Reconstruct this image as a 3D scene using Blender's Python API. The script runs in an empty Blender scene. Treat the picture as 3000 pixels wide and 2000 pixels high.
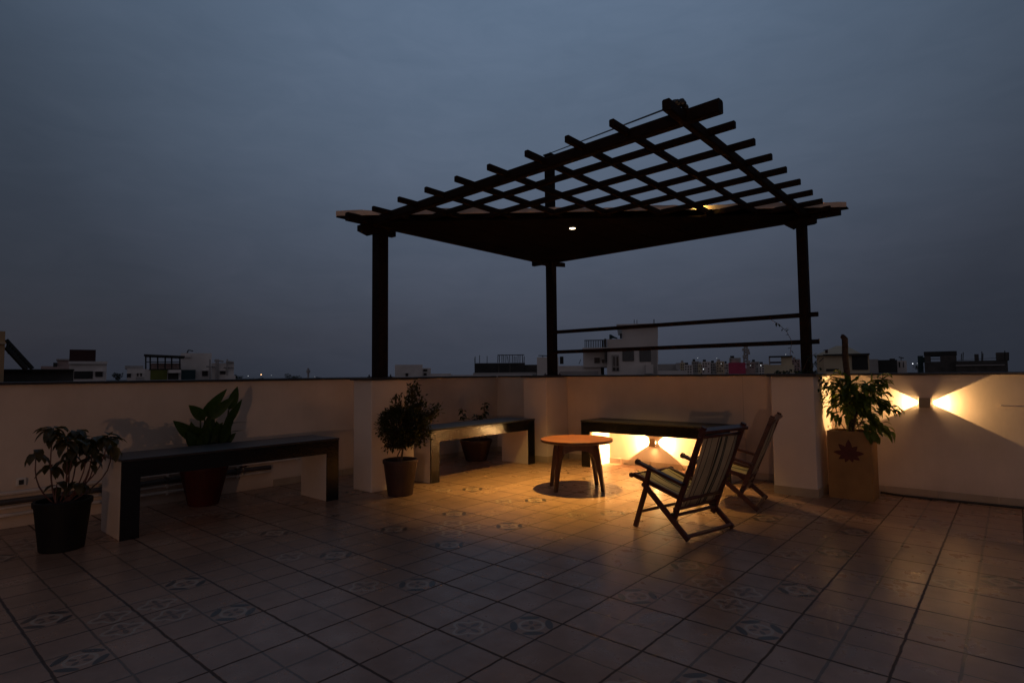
import bpy, bmesh, math, random
from mathutils import Vector, Matrix
random.seed(7)
S = bpy.context.scene
COL = S.collection
R = math.radians

# ------------------------------------------------------------------ camera
CAM = Vector((1.59865, -2.57316, 1.13598))
YAW, PITCH, ROLL, FPX = -0.716, 0.0560, -0.0098, 1687.3      # focal length in pixels of a 3000 px wide picture
FWD = Vector((math.sin(YAW)*math.cos(PITCH), math.cos(YAW)*math.cos(PITCH), math.sin(PITCH)))
_rt = Vector((math.cos(YAW), -math.sin(YAW), 0)); _up = _rt.cross(FWD)
RT = math.cos(ROLL)*_rt + math.sin(ROLL)*_up
UP = -math.sin(ROLL)*_rt + math.cos(ROLL)*_up
cd = bpy.data.cameras.new('camera'); cam = bpy.data.objects.new('camera', cd); COL.objects.link(cam)
cam.matrix_world = Matrix(((RT.x, UP.x, -FWD.x, CAM.x), (RT.y, UP.y, -FWD.y, CAM.y), (RT.z, UP.z, -FWD.z, CAM.z), (0, 0, 0, 1)))
cd.sensor_width = 36; cd.lens = FPX*36/3000; cd.clip_start = .05; cd.clip_end = 6000
S.camera = cam
def at(px, py, dep):            # a point of the far city, from its bearing and its distance
    return CAM + dep*(FWD + RT*((px-1500)/FPX) + UP*((1000-py)/FPX))

# ------------------------------------------------------------------ sky, sun, exposure
w = bpy.data.worlds.new('World'); S.world = w; w.use_nodes = True
nt = w.node_tree; nt.nodes.clear()
def N(t, ty, **k):
    n = t.nodes.new(ty)
    for a, b in k.items(): setattr(n, a, b)
    return n
def L(t, a, b): t.links.new(a, b)
def ramp(t, fac, stops, interp='LINEAR'):
    r = N(t, 'ShaderNodeValToRGB'); r.color_ramp.interpolation = interp
    e = r.color_ramp.elements
    while len(e) < len(stops): e.new(.5)
    for i, (p, c) in enumerate(stops):
        e[i].position = p; e[i].color = (*c, 1) if len(c) == 3 else c
    if fac is not None: L(t, fac, r.inputs[0])
    return r
def M(t, op, a, b=None, c=None, clamp=False):
    n = N(t, 'ShaderNodeMath', operation=op); n.use_clamp = clamp
    for i, v in enumerate((a, b, c)):
        if v is None: continue
        if isinstance(v, (int, float)): n.inputs[i].default_value = v
        else: L(t, v, n.inputs[i])
    return n.outputs[0]
def MIX(t, fac, a, b, mode='MIX'):
    n = N(t, 'ShaderNodeMix', data_type='RGBA', blend_type=mode)
    for s, v in ((0, fac), (6, a), (7, b)):
        if isinstance(v, (int, float)): n.inputs[s].default_value = v
        elif isinstance(v, tuple): n.inputs[s].default_value = (*v, 1)
        else: L(t, v, n.inputs[s])
    return n.outputs[2]
tc = N(nt, 'ShaderNodeTexCoord'); sx = N(nt, 'ShaderNodeSeparateXYZ'); L(nt, tc.outputs['Generated'], sx.inputs[0])
elev = sx.outputs['Z']
grad = ramp(nt, elev, [(0, (.046, .054, .077)), (.06, (.051, .060, .085)), (.2, (.060, .076, .110)), (.36, (.073, .100, .146)), (.6, (.082, .121, .182)), (1, (.078, .11, .16))])
# lens vignette put into the sky colour: brighter over the middle of the view
gd = N(nt, 'ShaderNodeVectorMath', operation='DOT_PRODUCT'); L(nt, tc.outputs['Generated'], gd.inputs[0])
g = (FWD*.87 + RT*.04 + Vector((0, 0, .52))).normalized(); gd.inputs[1].default_value = g
gh = M(nt, 'MULTIPLY_ADD', gd.outputs['Value'], .5, .5)      # 0 = behind the viewer, where the sun has set
glow = ramp(nt, gh, [(0, (1.7, 1.02, .72)), (.35, (1.25, .82, .64)), (.60, (.50, .42, .38)), (.775, (.40,)*3), (.87, (.56,)*3), (.94, (.98,)*3), (1, (1.32,)*3)])
mp = N(nt, 'ShaderNodeMapping'); mp.inputs['Scale'].default_value = (1, 1, 3.2); L(nt, tc.outputs['Generated'], mp.inputs[0])
cn = N(nt, 'ShaderNodeTexNoise'); cn.inputs['Scale'].default_value = 2.6; cn.inputs['Detail'].default_value = 5; cn.inputs['Distortion'].default_value = .35
L(nt, mp.outputs[0], cn.inputs[0])
cl = ramp(nt, cn.outputs[0], [(.3, (.94, .94, .94)), (.5, (1, 1, 1)), (.7, (1.07, 1.05, 1.05))])
c1 = MIX(nt, 1., grad.outputs[0], glow.outputs[0], 'MULTIPLY'); cn2 = N(nt, 'ShaderNodeTexNoise'); cn2.inputs['Scale'].default_value = 9; cn2.inputs['Detail'].default_value = 7; cn2.inputs['Roughness'].default_value = .6; cn2.inputs['Distortion'].default_value = .8; L(nt, mp.outputs[0], cn2.inputs[0])
cl2 = ramp(nt, cn2.outputs[0], [(.32, (.955, .96, .965)), (.68, (1.05, 1.035, 1.03))])
c2 = MIX(nt, 1., MIX(nt, 1., c1, cl.outputs[0], 'MULTIPLY'), cl2.outputs[0], 'MULTIPLY')
bg = N(nt, 'ShaderNodeBackground'); L(nt, c2, bg.inputs[0]); bg.inputs[1].default_value = 1.0
sky = N(nt, 'ShaderNodeTexSky', sky_type='NISHITA'); sky.sun_disc = False
sky.sun_elevation = R(-3.0); sky.sun_rotation = R(200)
bg2 = N(nt, 'ShaderNodeBackground'); L(nt, sky.outputs[0], bg2.inputs[0]); bg2.inputs[1].default_value = .05
ad = N(nt, 'ShaderNodeAddShader'); L(nt, bg.outputs[0], ad.inputs[0]); L(nt, bg2.outputs[0], ad.inputs[1])
wo = N(nt, 'ShaderNodeOutputWorld'); L(nt, ad.outputs[0], wo.inputs[0])
S.view_settings.view_transform = 'Standard'; S.view_settings.look = 'None'
S.view_settings.exposure = 0; S.view_settings.gamma = 1; S.view_settings.use_curve_mapping = False
S.render.engine = 'CYCLES'

# ------------------------------------------------------------------ material helpers
def mat(name, col, rough=.7, var=.15, scale=8, bump=.0, bscale=60, metal=0, spec=.5, col2=None, coords='Object', vscale=None):
    m = bpy.data.materials.new(name); m.use_nodes = True; t = m.node_tree
    b = t.nodes['Principled BSDF']; b.inputs['Roughness'].default_value = rough; b.inputs['Metallic'].default_value = metal
    b.inputs['Specular IOR Level'].default_value = spec
    tx = N(t, 'ShaderNodeTexCoord'); v = tx.outputs[coords]
    if vscale:
        mm = N(t, 'ShaderNodeMapping'); mm.inputs['Scale'].default_value = vscale; L(t, v, mm.inputs[0]); v = mm.outputs[0]
    n = N(t, 'ShaderNodeTexNoise'); n.inputs['Scale'].default_value = scale; n.inputs['Detail'].default_value = 6; L(t, v, n.inputs[0])
    lo = tuple(c*(1-var) for c in col); hi = col2 or tuple(min(1, c*(1+var)) for c in col)
    rp = ramp(t, n.outputs[0], [(.3, lo), (.7, hi)]); L(t, rp.outputs[0], b.inputs['Base Color'])
    if bump:
        n2 = N(t, 'ShaderNodeTexNoise'); n2.inputs['Scale'].default_value = bscale; n2.inputs['Detail'].default_value = 4; L(t, v, n2.inputs[0])
        bp = N(t, 'ShaderNodeBump'); bp.inputs['Strength'].default_value = bump; bp.inputs['Distance'].default_value = .01
        L(t, n2.outputs[0], bp.inputs['Height']); L(t, bp.outputs[0], b.inputs['Normal'])
    return m
def emis(name, col, st):
    m = bpy.data.materials.new(name); m.use_nodes = True; b = m.node_tree.nodes['Principled BSDF']
    b.inputs['Base Color'].default_value = (*col, 1); b.inputs['Emission Color'].default_value = (*col, 1); b.inputs['Emission Strength'].default_value = st
    return m
MT = {}
MT['wall'] = mat('cream_paint', (.60, .49, .41), .8, .07, 2.2, .03, 45)
def streaks(m):
    t = m.node_tree; b = t.nodes['Principled BSDF']; src = b.inputs['Base Color'].links[0].from_socket; tx = N(t, 'ShaderNodeTexCoord')
    mp = N(t, 'ShaderNodeMapping'); mp.inputs['Scale'].default_value = (5, 5, .8); L(t, tx.outputs['Object'], mp.inputs[0])
    n = N(t, 'ShaderNodeTexNoise'); n.inputs['Scale'].default_value = 1; n.inputs['Detail'].default_value = 6; n.inputs['Roughness'].default_value = .7; L(t, mp.outputs[0], n.inputs[0])
    r1 = ramp(t, n.outputs[0], [(.35, (.955, .95, .945)), (.52, (1, 1, 1))])
    n2 = N(t, 'ShaderNodeTexNoise'); n2.inputs['Scale'].default_value = .9; n2.inputs['Detail'].default_value = 8; n2.inputs['Roughness'].default_value = .6; L(t, tx.outputs['Object'], n2.inputs[0])
    r2 = ramp(t, n2.outputs[0], [(.38, (.90, .87, .84)), (.6, (1.03, 1.02, 1.01))])
    sp = N(t, 'ShaderNodeSeparateXYZ'); L(t, tx.outputs['Object'], sp.inputs[0])
    gm = ramp(t, M(t, 'ADD', sp.outputs[2], M(t, 'MULTIPLY', n.outputs[0], .12)), [(.05, (.72, .68, .64)), (.17, (1, 1, 1))])
    c = MIX(t, 1., src, r1.outputs[0], 'MULTIPLY'); c = MIX(t, 1., c, r2.outputs[0], 'MULTIPLY'); c = MIX(t, .6, c, MIX(t, 1., c, gm.outputs[0], 'MULTIPLY')); L(t, c, b.inputs['Base Color'])
streaks(MT['wall'])
MT['pier'] = mat('pale_paint', (.62, .52, .45), .8, .06, 2.5, .03, 50)
MT['granite_top'] = mat('granite_top', (.024, .020, .021), .42, .4, 90, .05, 200, spec=.36)
def granite():
    m = mat('black_granite', (.005, .0045, .005), .055, .5, 120, spec=.42)
    t = m.node_tree; b = t.nodes['Principled BSDF']; tx = N(t, 'ShaderNodeTexCoord')
    n = N(t, 'ShaderNodeTexNoise'); n.inputs['Scale'].default_value = 75; n.inputs['Detail'].default_value = 2; L(t, tx.outputs['Object'], n.inputs[0])
    bp = N(t, 'ShaderNodeBump'); bp.inputs['Strength'].default_value = .24; bp.inputs['Distance'].default_value = .004; L(t, n.outputs[0], bp.inputs['Height']); L(t, bp.outputs[0], b.inputs['Normal'])
    return m
MT['granite'] = granite()
MT['coping'] = mat('coping_granite', (.022, .018, .018), .3, .3, 60, .05, 120)
MT['skirt'] = mat('skirting_tile', (.36, .28, .21), .45, .15, 5, .1, 60)
MT['beam'] = mat('dark_stained_wood', (.012, .0066, .005), .7, .35, 6, .25, 25, vscale=(3, 3, 3), spec=.12)
MT['deck'] = mat('dark_boarding', (.0065, .0036, .003), .8, .35, 5, .2, 20, spec=.1)
MT['fascia'] = mat('weathered_sheet_edge', (.55, .45, .38), .6, .2, 4, .2, 30)
MT['tabletop'] = mat('oiled_orange_wood', (.15, .045, .005), .36, .55, 3.5, .08, 30, vscale=(1.2, 10, 6))
MT['tableleg'] = mat('dark_red_wood', (.055, .016, .009), .4, .35, 8, .1, 30, vscale=(6, 6, 1))
MT['chairwood'] = mat('red_brown_wood', (.058, .013, .008), .38, .35, 14, .12, 50)
MT['potblack'] = mat('black_plastic', (.006, .006, .006), .65, .2, 10, spec=.2)
MT['potred'] = mat('red_plastic', (.050, .006, .005), .6, .2, 10, spec=.25)
MT['potbrown'] = mat('brown_clay', (.036, .012, .007), .6, .25, 8, .1, 40)
MT['soil'] = mat('soil', (.035, .022, .015), .95, .5, 40, .6, 60)
MT['stem'] = mat('red_stem', (.09, .035, .03), .6, .3, 20)
MT['bark'] = mat('bark', (.08, .05, .032), .85, .4, 30, .4, 60)
MT['coir'] = mat('coir_pole', (.055, .032, .020), .95, .5, 30, 1., 70)
MT['planter'] = mat('sandstone_planter', (.27, .135, .042), .7, .2, 5, .25, 50)
MT['motif'] = mat('carved_motif', (.085, .018, .010), .8, .25, 12)
def leafmat(name, col, col2):
    m = mat(name, col, .42, .3, 22, .08, 60, col2=col2); t = m.node_tree; b = t.nodes['Principled BSDF']; b.inputs['Specular IOR Level'].default_value = .3
    tr = N(t, 'ShaderNodeBsdfTranslucent'); tr.inputs[0].default_value = (col2[0]*1.6, col2[1]*1.5, col2[2]*.6, 1)
    mx = N(t, 'ShaderNodeMixShader'); mx.inputs[0].default_value = .35; L(t, b.outputs[0], mx.inputs[1]); L(t, tr.outputs[0], mx.inputs[2]); L(t, mx.outputs[0], t.nodes['Material Output'].inputs[0])
    return m
MT['leaf_dark'] = leafmat('dark_leaf', (.016, .028, .010), (.032, .050, .017))
MT['leaf_croton'] = leafmat('mottled_leaf', (.022, .030, .012), (.085, .062, .025))
MT['leaf_broad'] = leafmat('broad_leaf', (.022, .048, .010), (.040, .072, .016))
MT['leaf_shrub'] = leafmat('shrub_leaf', (.020, .034, .010), (.055, .050, .018))
MT['leaf_ficus'] = leafmat('glossy_leaf', (.022, .048, .012), (.13, .18, .02))
MT['metal'] = mat('grey_metal', (.20, .19, .18), .4, .1, 10, metal=.6)
MT['lampbody'] = mat('lamp_body', (.30, .21, .13), .5, .1, 10)
MT['whiteplastic'] = mat('white_plastic', (.6, .55, .5), .5, .08, 10)
MT['black'] = mat('black_rubber', (.012, .011, .011), .5, .2, 10)
MT['pipe'] = mat('grey_pipe', (.50, .42, .36), .5, .2, 8)
MT['pipedark'] = mat('dark_pipe', (.05, .04, .036), .5, .2, 8)
WARM = (1.0, .60, .23)

# ------------------------------------------------------------------ mesh collector
class MB:
    def __init__(s): s.v = []; s.f = []
    def add(s, vs, fs):
        o = len(s.v); s.v += [Vector(v) for v in vs]; s.f += [tuple(i+o for i in f) for f in fs]; return s
    def box(s, x0, x1, y0, y1, z0, z1):
        return s.add([(x, y, z) for z in (z0, z1) for x, y in ((x0, y0), (x1, y0), (x1, y1), (x0, y1))],
                     [(3, 2, 1, 0), (4, 5, 6, 7), (0, 1, 5, 4), (1, 2, 6, 5), (2, 3, 7, 6), (3, 0, 4, 7)])
    def bar(s, a, b, wd, ht, up=(0, 0, 1), chamfer=0):
        a, b = Vector(a), Vector(b); d = (b-a).normalized(); sd = d.cross(Vector(up))
        if sd.length < 1e-4: sd = d.cross(Vector((1, 0, 0)))
        sd.normalize(); u = sd.cross(d).normalized(); c = min(wd, ht)*.14
        w2, h2 = wd/2, ht/2
        pr = [(-w2+c, -h2), (w2-c, -h2), (w2, -h2+c), (w2, h2-c), (w2-c, h2), (-w2+c, h2), (-w2, h2-c), (-w2, -h2+c)]
        vs = [p+sd*x+u*y for p in (a, b) for x, y in pr]; n = 8
        return s.add(vs, [tuple(range(n))[::-1], tuple(range(n, 2*n))] + [(i, (i+1) % n, n+(i+1) % n, n+i) for i in range(n)])
    def tube(s, pts, r, seg=8, cap=True):
        pts = [Vector(p) for p in pts]; rs = r if isinstance(r, (list, tuple)) else [r]*len(pts)
        vs = []; n = len(pts); ref = Vector((.31, .2, .93)).normalized()
        for i, p in enumerate(pts):
            d = (pts[min(i+1, n-1)]-pts[max(i-1, 0)]).normalized()
            a = d.cross(ref)
            if a.length < 1e-3: a = d.cross(Vector((1, 0, 0)))
            a.normalize(); b = d.cross(a)
            for k in range(seg):
                t = 2*math.pi*k/seg; vs.append(p+(a*math.cos(t)+b*math.sin(t))*rs[i])
        fs = [(i*seg+k, i*seg+(k+1) % seg, (i+1)*seg+(k+1) % seg, (i+1)*seg+k) for i in range(n-1) for k in range(seg)]
        if cap: fs += [tuple(range(seg))[::-1], tuple(range((n-1)*seg, n*seg))]
        return s.add(vs, fs)
    def lathe(s, prof, c=(0, 0, 0), seg=32, wob=0):
        c = Vector(c); vs = []; fs = []
        for i, (r, z) in enumerate(prof):
            for k in range(seg):
                t = 2*math.pi*k/seg; vs.append(c+Vector((r*math.cos(t), r*math.sin(t), z)))
        for i in range(len(prof)-1):
            for k in range(seg): fs.append((i*seg+k, i*seg+(k+1) % seg, (i+1)*seg+(k+1) % seg, (i+1)*seg+k))
        return s.add(vs, fs)
    def prism(s, poly, fn, d0, d1):   # poly of 2D points; fn(u, v, d) -> 3D
        n = len(poly); vs = [fn(u, v, d) for d in (d0, d1) for u, v in poly]
        return s.add(vs, [tuple(range(n)), tuple(range(n, 2*n))[::-1]] + [(i, n+i, n+(i+1) % n, (i+1) % n) for i in range(n)])
    def leaf(s, p, d, up, ln, wd, droop=.3, seg=4, fold=.25, shape=.45):
        p = Vector(p); d = Vector(d).normalized(); up = Vector(up); sd = d.cross(up)
        if sd.length < 1e-3: sd = d.cross(Vector((1, .2, 0)))
        sd.normalize(); u = sd.cross(d).normalized(); vs = []; fs = []; cur = p.copy(); dd = d.copy()
        for i in range(seg+1):
            t = i/seg; wv = wd*(math.sin(math.pi*t**(.75 if shape > .4 else 1.1)))**.8 if 0 < t < 1 else wd*.04
            vs += [cur-sd*wv/2+u*wv*fold, cur, cur+sd*wv/2+u*wv*fold]
            dd = (dd - Vector((0, 0, 1))*droop/seg).normalized(); u = sd.cross(dd).normalized(); cur = cur+dd*ln/seg
        for i in range(seg):
            a = i*3; fs += [(a, a+1, a+4, a+3), (a+1, a+2, a+5, a+4)]
        return s.add(vs, fs)
    def build(s, name, m, parent=None, local=False, smooth=False, bevel=0):
        me = bpy.data.meshes.new(name); off = Vector((0, 0, 0))
        if parent is not None and not local:
            q = parent
            while q is not None: off += q.location; q = q.parent
        me.from_pydata([v-off for v in s.v], [], s.f); me.validate()
        bm = bmesh.new(); bm.from_mesh(me); bmesh.ops.recalc_face_normals(bm, faces=bm.faces); bm.to_mesh(me); bm.free()
        me.materials.append(m)
        if smooth:
            for p in me.polygons: p.use_smooth = True
        o = bpy.data.objects.new(name, me); COL.objects.link(o)
        if parent is not None: o.parent = parent
        if bevel:
            b = o.modifiers.new('bevel', 'BEVEL'); b.width = bevel; b.segments = 2; b.limit_method = 'ANGLE'; b.angle_limit = R(40)
        return o
def tag(o, label=None, cat=None, group=None, kind=None):
    for k, v in (('label', label), ('category', cat), ('group', group), ('kind', kind)):
        if v: o[k] = v
    return o
def thing(name, label, cat, loc=(0, 0, 0), rz=0, group=None):
    o = bpy.data.objects.new(name, None); COL.objects.link(o); o.location = loc; o.rotation_euler = (0, 0, rz); o.empty_display_size = .1
    return tag(o, label, cat, group)
def copy_tree(o, parent=None):
    c = o.copy(); COL.objects.link(c); c.parent = parent
    for ch in [x for x in list(COL.objects) if x.parent == o]: copy_tree(ch, c)
    return c
def spot(parent, loc, aim, power, ang, blend, col=WARM, size=.012):
    ld = bpy.data.lights.new('bulb', 'SPOT'); ld.energy = power; ld.spot_size = R(ang); ld.spot_blend = blend; ld.color = col; ld.shadow_soft_size = size
    o = bpy.data.objects.new('bulb', ld); COL.objects.link(o)
    o.rotation_euler = (Vector(aim)).to_track_quat('-Z', 'Y').to_euler(); o.location = loc
    if parent is not None: o.parent = parent; o.location = Vector(loc)-parent.location
    return o

# ================================================================== SETTING
XL, YR = -4.24, 3.79            # inner faces of the left and the right parapet
PH = 1.088                      # parapet height
ZG = -13.0                      # the city's ground
g_ = MB(); g_.box(-4000, 4000, -4000, 4000, ZG-1, ZG)
tag(g_.build('ground', mat('far_ground', (.035, .035, .035), .95, .5, .02)), kind='structure')

# ---- terrace floor: 0.4 m embossed tiles with patterned ones, all in one material
def floor_mat():
    m = bpy.data.materials.new('terrace_tiles'); m.use_nodes = True; t = m.node_tree; b = t.nodes['Principled BSDF']
    tx = N(t, 'ShaderNodeTexCoord'); sp = N(t, 'ShaderNodeSeparateXYZ'); L(t, tx.outputs['Object'], sp.inputs[0])
    X = M(t, 'DIVIDE', sp.outputs[0], .2); Y = M(t, 'DIVIDE', sp.outputs[1], .2021)
    nz = N(t, 'ShaderNodeTexNoise'); nz.inputs['Scale'].default_value = 14; nz.inputs['Detail'].default_value = 2; L(t, tx.outputs['Object'], nz.inputs[0])
    wob = M(t, 'MULTIPLY', M(t, 'SUBTRACT', nz.outputs[0], .5), .05)
    Xw = M(t, 'ADD', X, wob); Yw = M(t, 'ADD', Y, wob)
    i, j = M(t, 'FLOOR', X), M(t, 'FLOOR', Y)
    def pmod(v, n): return M(t, 'FLOORED_MODULO', v, n)
    def dist(v, per):   # distance to the nearest multiple of per
        return M(t, 'PINGPONG', v, per/2)
    tx_, ty_ = dist(Xw, 2.0), dist(Yw, 2.0)
    e = N(t, 'ShaderNodeMath', operation='COMPARE')
    def near(v, wdt, soft=.6):
        n = N(t, 'ShaderNodeMapRange', interpolation_type='SMOOTHSTEP'); L(t, v, n.inputs[0])
        n.inputs[1].default_value = wdt*(1-soft); n.inputs[2].default_value = wdt*(1+soft); n.inputs[3].default_value = 1; n.inputs[4].default_value = 0
        return n.outputs[0]
    grout = M(t, 'MAXIMUM', near(tx_, .026, .4), near(ty_, .030, .4))
    cx, cy = dist(M(t, 'ADD', Xw, 1), 2.0), dist(M(t, 'ADD', Yw, 1), 2.0)
    emb = M(t, 'MAXIMUM', near(cx, .030, .4), near(cy, .024, .4))
    u = M(t, 'SUBTRACT', M(t, 'SUBTRACT', X, i), .5); v = M(t, 'SUBTRACT', M(t, 'SUBTRACT', Y, j), .5)
    mx, my, m4 = pmod(i, 10), pmod(j, 10), pmod(M(t, 'SUBTRACT', i, 2), 4)
    def eq(a, k): return M(t, 'COMPARE', a, k, .1)
    def mul(a, b_): return M(t, 'MULTIPLY', a, b_)
    def mxx(a, b_): return M(t, 'MAXIMUM', a, b_)
    circ = mxx(mul(mxx(eq(mx, 0), eq(mx, 3)), mxx(eq(my, 0), eq(my, 3))), mul(eq(my, 7), eq(m4, 1)))
    flow = mxx(mul(mxx(eq(mx, 1), eq(mx, 2)), mxx(eq(my, 1), eq(my, 2))), mul(eq(my, 6), eq(m4, 0)))
    p = M(t, 'MULTIPLY', M(t, 'ADD', u, v), .7071); q = M(t, 'MULTIPLY', M(t, 'SUBTRACT', u, v), .7071)
    ap, aq = M(t, 'ABSOLUTE', p), M(t, 'ABSOLUTE', q)
    def ell(a, a0, ra, c, c0, rc):
        k = M(t, 'ADD', M(t, 'POWER', M(t, 'DIVIDE', M(t, 'SUBTRACT', a, a0), ra), 2), M(t, 'POWER', M(t, 'DIVIDE', M(t, 'SUBTRACT', c, c0), rc), 2))
        return near(k, 1, .22)
    lens = mxx(ell(ap, .40, .085, q, 0, .24), ell(aq, .40, .085, p, 0, .24))
    au, av = M(t, 'ABSOLUTE', u), M(t, 'ABSOLUTE', v)
    star = mxx(ell(ap, .15, .095, q, 0, .05), ell(aq, .15, .095, p, 0, .05))
    rad = M(t, 'SQRT', M(t, 'ADD', M(t, 'MULTIPLY', u, u), M(t, 'MULTIPLY', v, v)))
    th = M(t, 'ARCTAN2', v, u)
    ringr = M(t, 'ADD', .33, M(t, 'MULTIPLY', M(t, 'COSINE', M(t, 'MULTIPLY', th, 4)), .075))
    band = near(M(t, 'ABSOLUTE', M(t, 'SUBTRACT', rad, ringr)), .035, .5)
    petal = mxx(ell(au, .20, .13, v, 0, .055), ell(av, .20, .13, u, 0, .055))
    petal2 = mxx(ell(ap, .37, .07, q, 0, .03), ell(aq, .37, .07, p, 0, .03))
    core = near(rad, .06, .4)
    cdark = M(t, 'MULTIPLY', circ, mxx(lens, M(t, 'MULTIPLY', star, .75)))
    fdark = M(t, 'MULTIPLY', flow, mxx(M(t, 'MULTIPLY', mxx(petal, core), .7), M(t, 'MULTIPLY', petal2, .5)))
    flight = M(t, 'MULTIPLY', flow, band)
    clight = M(t, 'MULTIPLY', circ, near(M(t, 'ABSOLUTE', M(t, 'SUBTRACT', rad, .27)), .035, .5))
    # tile to tile tone, fine veins
    wn = N(t, 'ShaderNodeTexWhiteNoise', noise_dimensions='2D'); cb = N(t, 'ShaderNodeCombineXYZ')
    L(t, M(t, 'FLOOR', M(t, 'DIVIDE', X, 2)), cb.inputs[0]); L(t, M(t, 'FLOOR', M(t, 'DIVIDE', Y, 2)), cb.inputs[1]); L(t, cb.outputs[0], wn.inputs[0])
    n1 = N(t, 'ShaderNodeTexNoise'); n1.inputs['Scale'].default_value = 5; n1.inputs['Detail'].default_value = 7; n1.inputs['Roughness'].default_value = .65; L(t, tx.outputs['Object'], n1.inputs[0])
    base = ramp(t, n1.outputs[0], [(.3, (.255, .142, .096)), (.55, (.325, .186, .128)), (.75, (.375, .232, .165))])
    tone = M(t, 'ADD', .90, M(t, 'MULTIPLY', wn.outputs[0], .2))
    gr = N(t, 'ShaderNodeCombineColor');
    for k in range(3): L(t, tone, gr.inputs[k])
    col = MIX(t, 1., base.outputs[0], gr.outputs[0], 'MULTIPLY')
    col = MIX(t, M(t, 'MULTIPLY', mxx(cdark, fdark), .95), col, (.060, .044, .038))
    col = MIX(t, M(t, 'MULTIPLY', mxx(flight, clight), .6), col, (.44, .36, .29))
    col = MIX(t, M(t, 'MULTIPLY', emb, .88), col, (.11, .07, .05))
    col = MIX(t, M(t, 'MULTIPLY', grout, .92), col, (.050, .026, .018))
    # broad dirt
    n3 = N(t, 'ShaderNodeTexNoise'); n3.inputs['Scale'].default_value = 1.1; n3.inputs['Detail'].default_value = 5; L(t, tx.outputs['Object'], n3.inputs[0])
    dirt = ramp(t, n3.outputs[0], [(.35, (.80, .79, .78)), (.62, (1.04, 1.03, 1.02))]); col = MIX(t, 1., col, dirt.outputs[0], 'MULTIPLY')
    L(t, col, b.inputs['Base Color'])
    # relief: slate-like grain running across, different per half tile
    mp = N(t, 'ShaderNodeMapping'); mp.inputs['Scale'].default_value = (22, 70, 1); L(t, tx.outputs['Object'], mp.inputs[0])
    ng = N(t, 'ShaderNodeTexNoise'); ng.inputs['Scale'].default_value = 1; ng.inputs['Detail'].default_value = 4; L(t, mp.outputs[0], ng.inputs[0])
    mp2 = N(t, 'ShaderNodeMapping'); mp2.inputs['Scale'].default_value = (85, 26, 1); L(t, tx.outputs['Object'], mp2.inputs[0])
    ng2 = N(t, 'ShaderNodeTexNoise'); ng2.inputs['Scale'].default_value = 1; ng2.inputs['Detail'].default_value = 4; L(t, mp2.outputs[0], ng2.inputs[0])
    par = eq(pmod(j, 2), 0)
    grain = M(t, 'ADD', M(t, 'MULTIPLY', ng.outputs[0], M(t, 'SUBTRACT', 1.0, M(t, 'MULTIPLY', par, .75))), M(t, 'MULTIPLY', ng2.outputs[0], M(t, 'MULTIPLY', par, .9)))
    h = M(t, 'SUBTRACT', M(t, 'MULTIPLY', grain, .55), M(t, 'ADD', M(t, 'MULTIPLY', grout, 1.6), M(t, 'MULTIPLY', emb, .8)))
    h = M(t, 'ADD', h, M(t, 'MULTIPLY', M(t, 'SUBTRACT', flight, mxx(fdark, cdark)), .4))
    bp = N(t, 'ShaderNodeBump'); bp.inputs['Strength'].default_value = .36; bp.inputs['Distance'].default_value = .0020; L(t, h, bp.inputs['Height']); L(t, bp.outputs[0], b.inputs['Normal'])
    rr = ramp(t, n1.outputs[0], [(.3, (.34,)*3), (.7, (.25,)*3)]); L(t, M(t, 'ADD', rr.outputs[0], M(t, 'MULTIPLY', grout, .4)), b.inputs['Roughness'])
    b.inputs['Specular IOR Level'].default_value = .38
    return m
fl = MB(); fl.box(XL-.16, 7, -7.2, YR+.16, -.3, 0)
tag(fl.build('terrace_floor', floor_mat()), kind='structure')

# ---- parapets (things) with coping and skirting
def skirt_run(mb, a, b, nrm, h=.068, th=.012, step=.404):
    a, b, nrm = Vector(a), Vector(b), Vector(nrm); ln = (b-a).length; d = (b-a)/ln; x = 0
    while x < ln-.01:
        e = min(x+step-.005, ln); p, q = a+d*x, a+d*e
        mb.add([p, q, q+nrm*th, p+nrm*th, p+Vector((0, 0, h)), q+Vector((0, 0, h)), q+nrm*th+Vector((0, 0, h)), p+nrm*th+Vector((0, 0, h))],
               [(0, 3, 2, 1), (4, 5, 6, 7), (0, 1, 5, 4), (1, 2, 6, 5), (2, 3, 7, 6), (3, 0, 4, 7)]); x += step
lw = thing('parapet_wall', 'long cream parapet wall behind the black granite benches on the left, dark coping on top', 'wall', (XL, -1, 0))
MB().box(XL-.14, XL, -7.2, YR+.14, 0, PH).build('wall_face', MT['wall'], lw)
MB().box(XL-.17, XL+.025, -7.2, YR-.03, PH, PH+.022).build('coping', MT['coping'], lw, bevel=.004)
sk = MB(); skirt_run(sk, (XL, .35, 0), (XL, YR-.014, 0), (1, 0, 0)); sk.build('skirting', MT['skirt'], lw)
rw = thing('parapet_wall', 'cream parapet wall on the right carrying the sideways wall lamps, dark coping on top', 'wall', (0, YR, 0))
MB().box(XL, 7, YR, YR+.14, 0, PH).build('wall_face', MT['wall'], rw)
MB().box(XL+.028, 7, YR-.025, YR+.17, PH, PH+.022).build('coping', MT['coping'], rw, bevel=.004)
sk = MB(); skirt_run(sk, (XL+.014, YR, 0), (-3.36, YR, 0), (0, -1, 0)); skirt_run(sk, (-2.95, YR, 0), (-.14, YR, 0), (0, -1, 0)); skirt_run(sk, (.245, YR, 0), (7, YR, 0), (0, -1, 0)); sk.build('skirting', MT['skirt'], rw)

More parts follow.
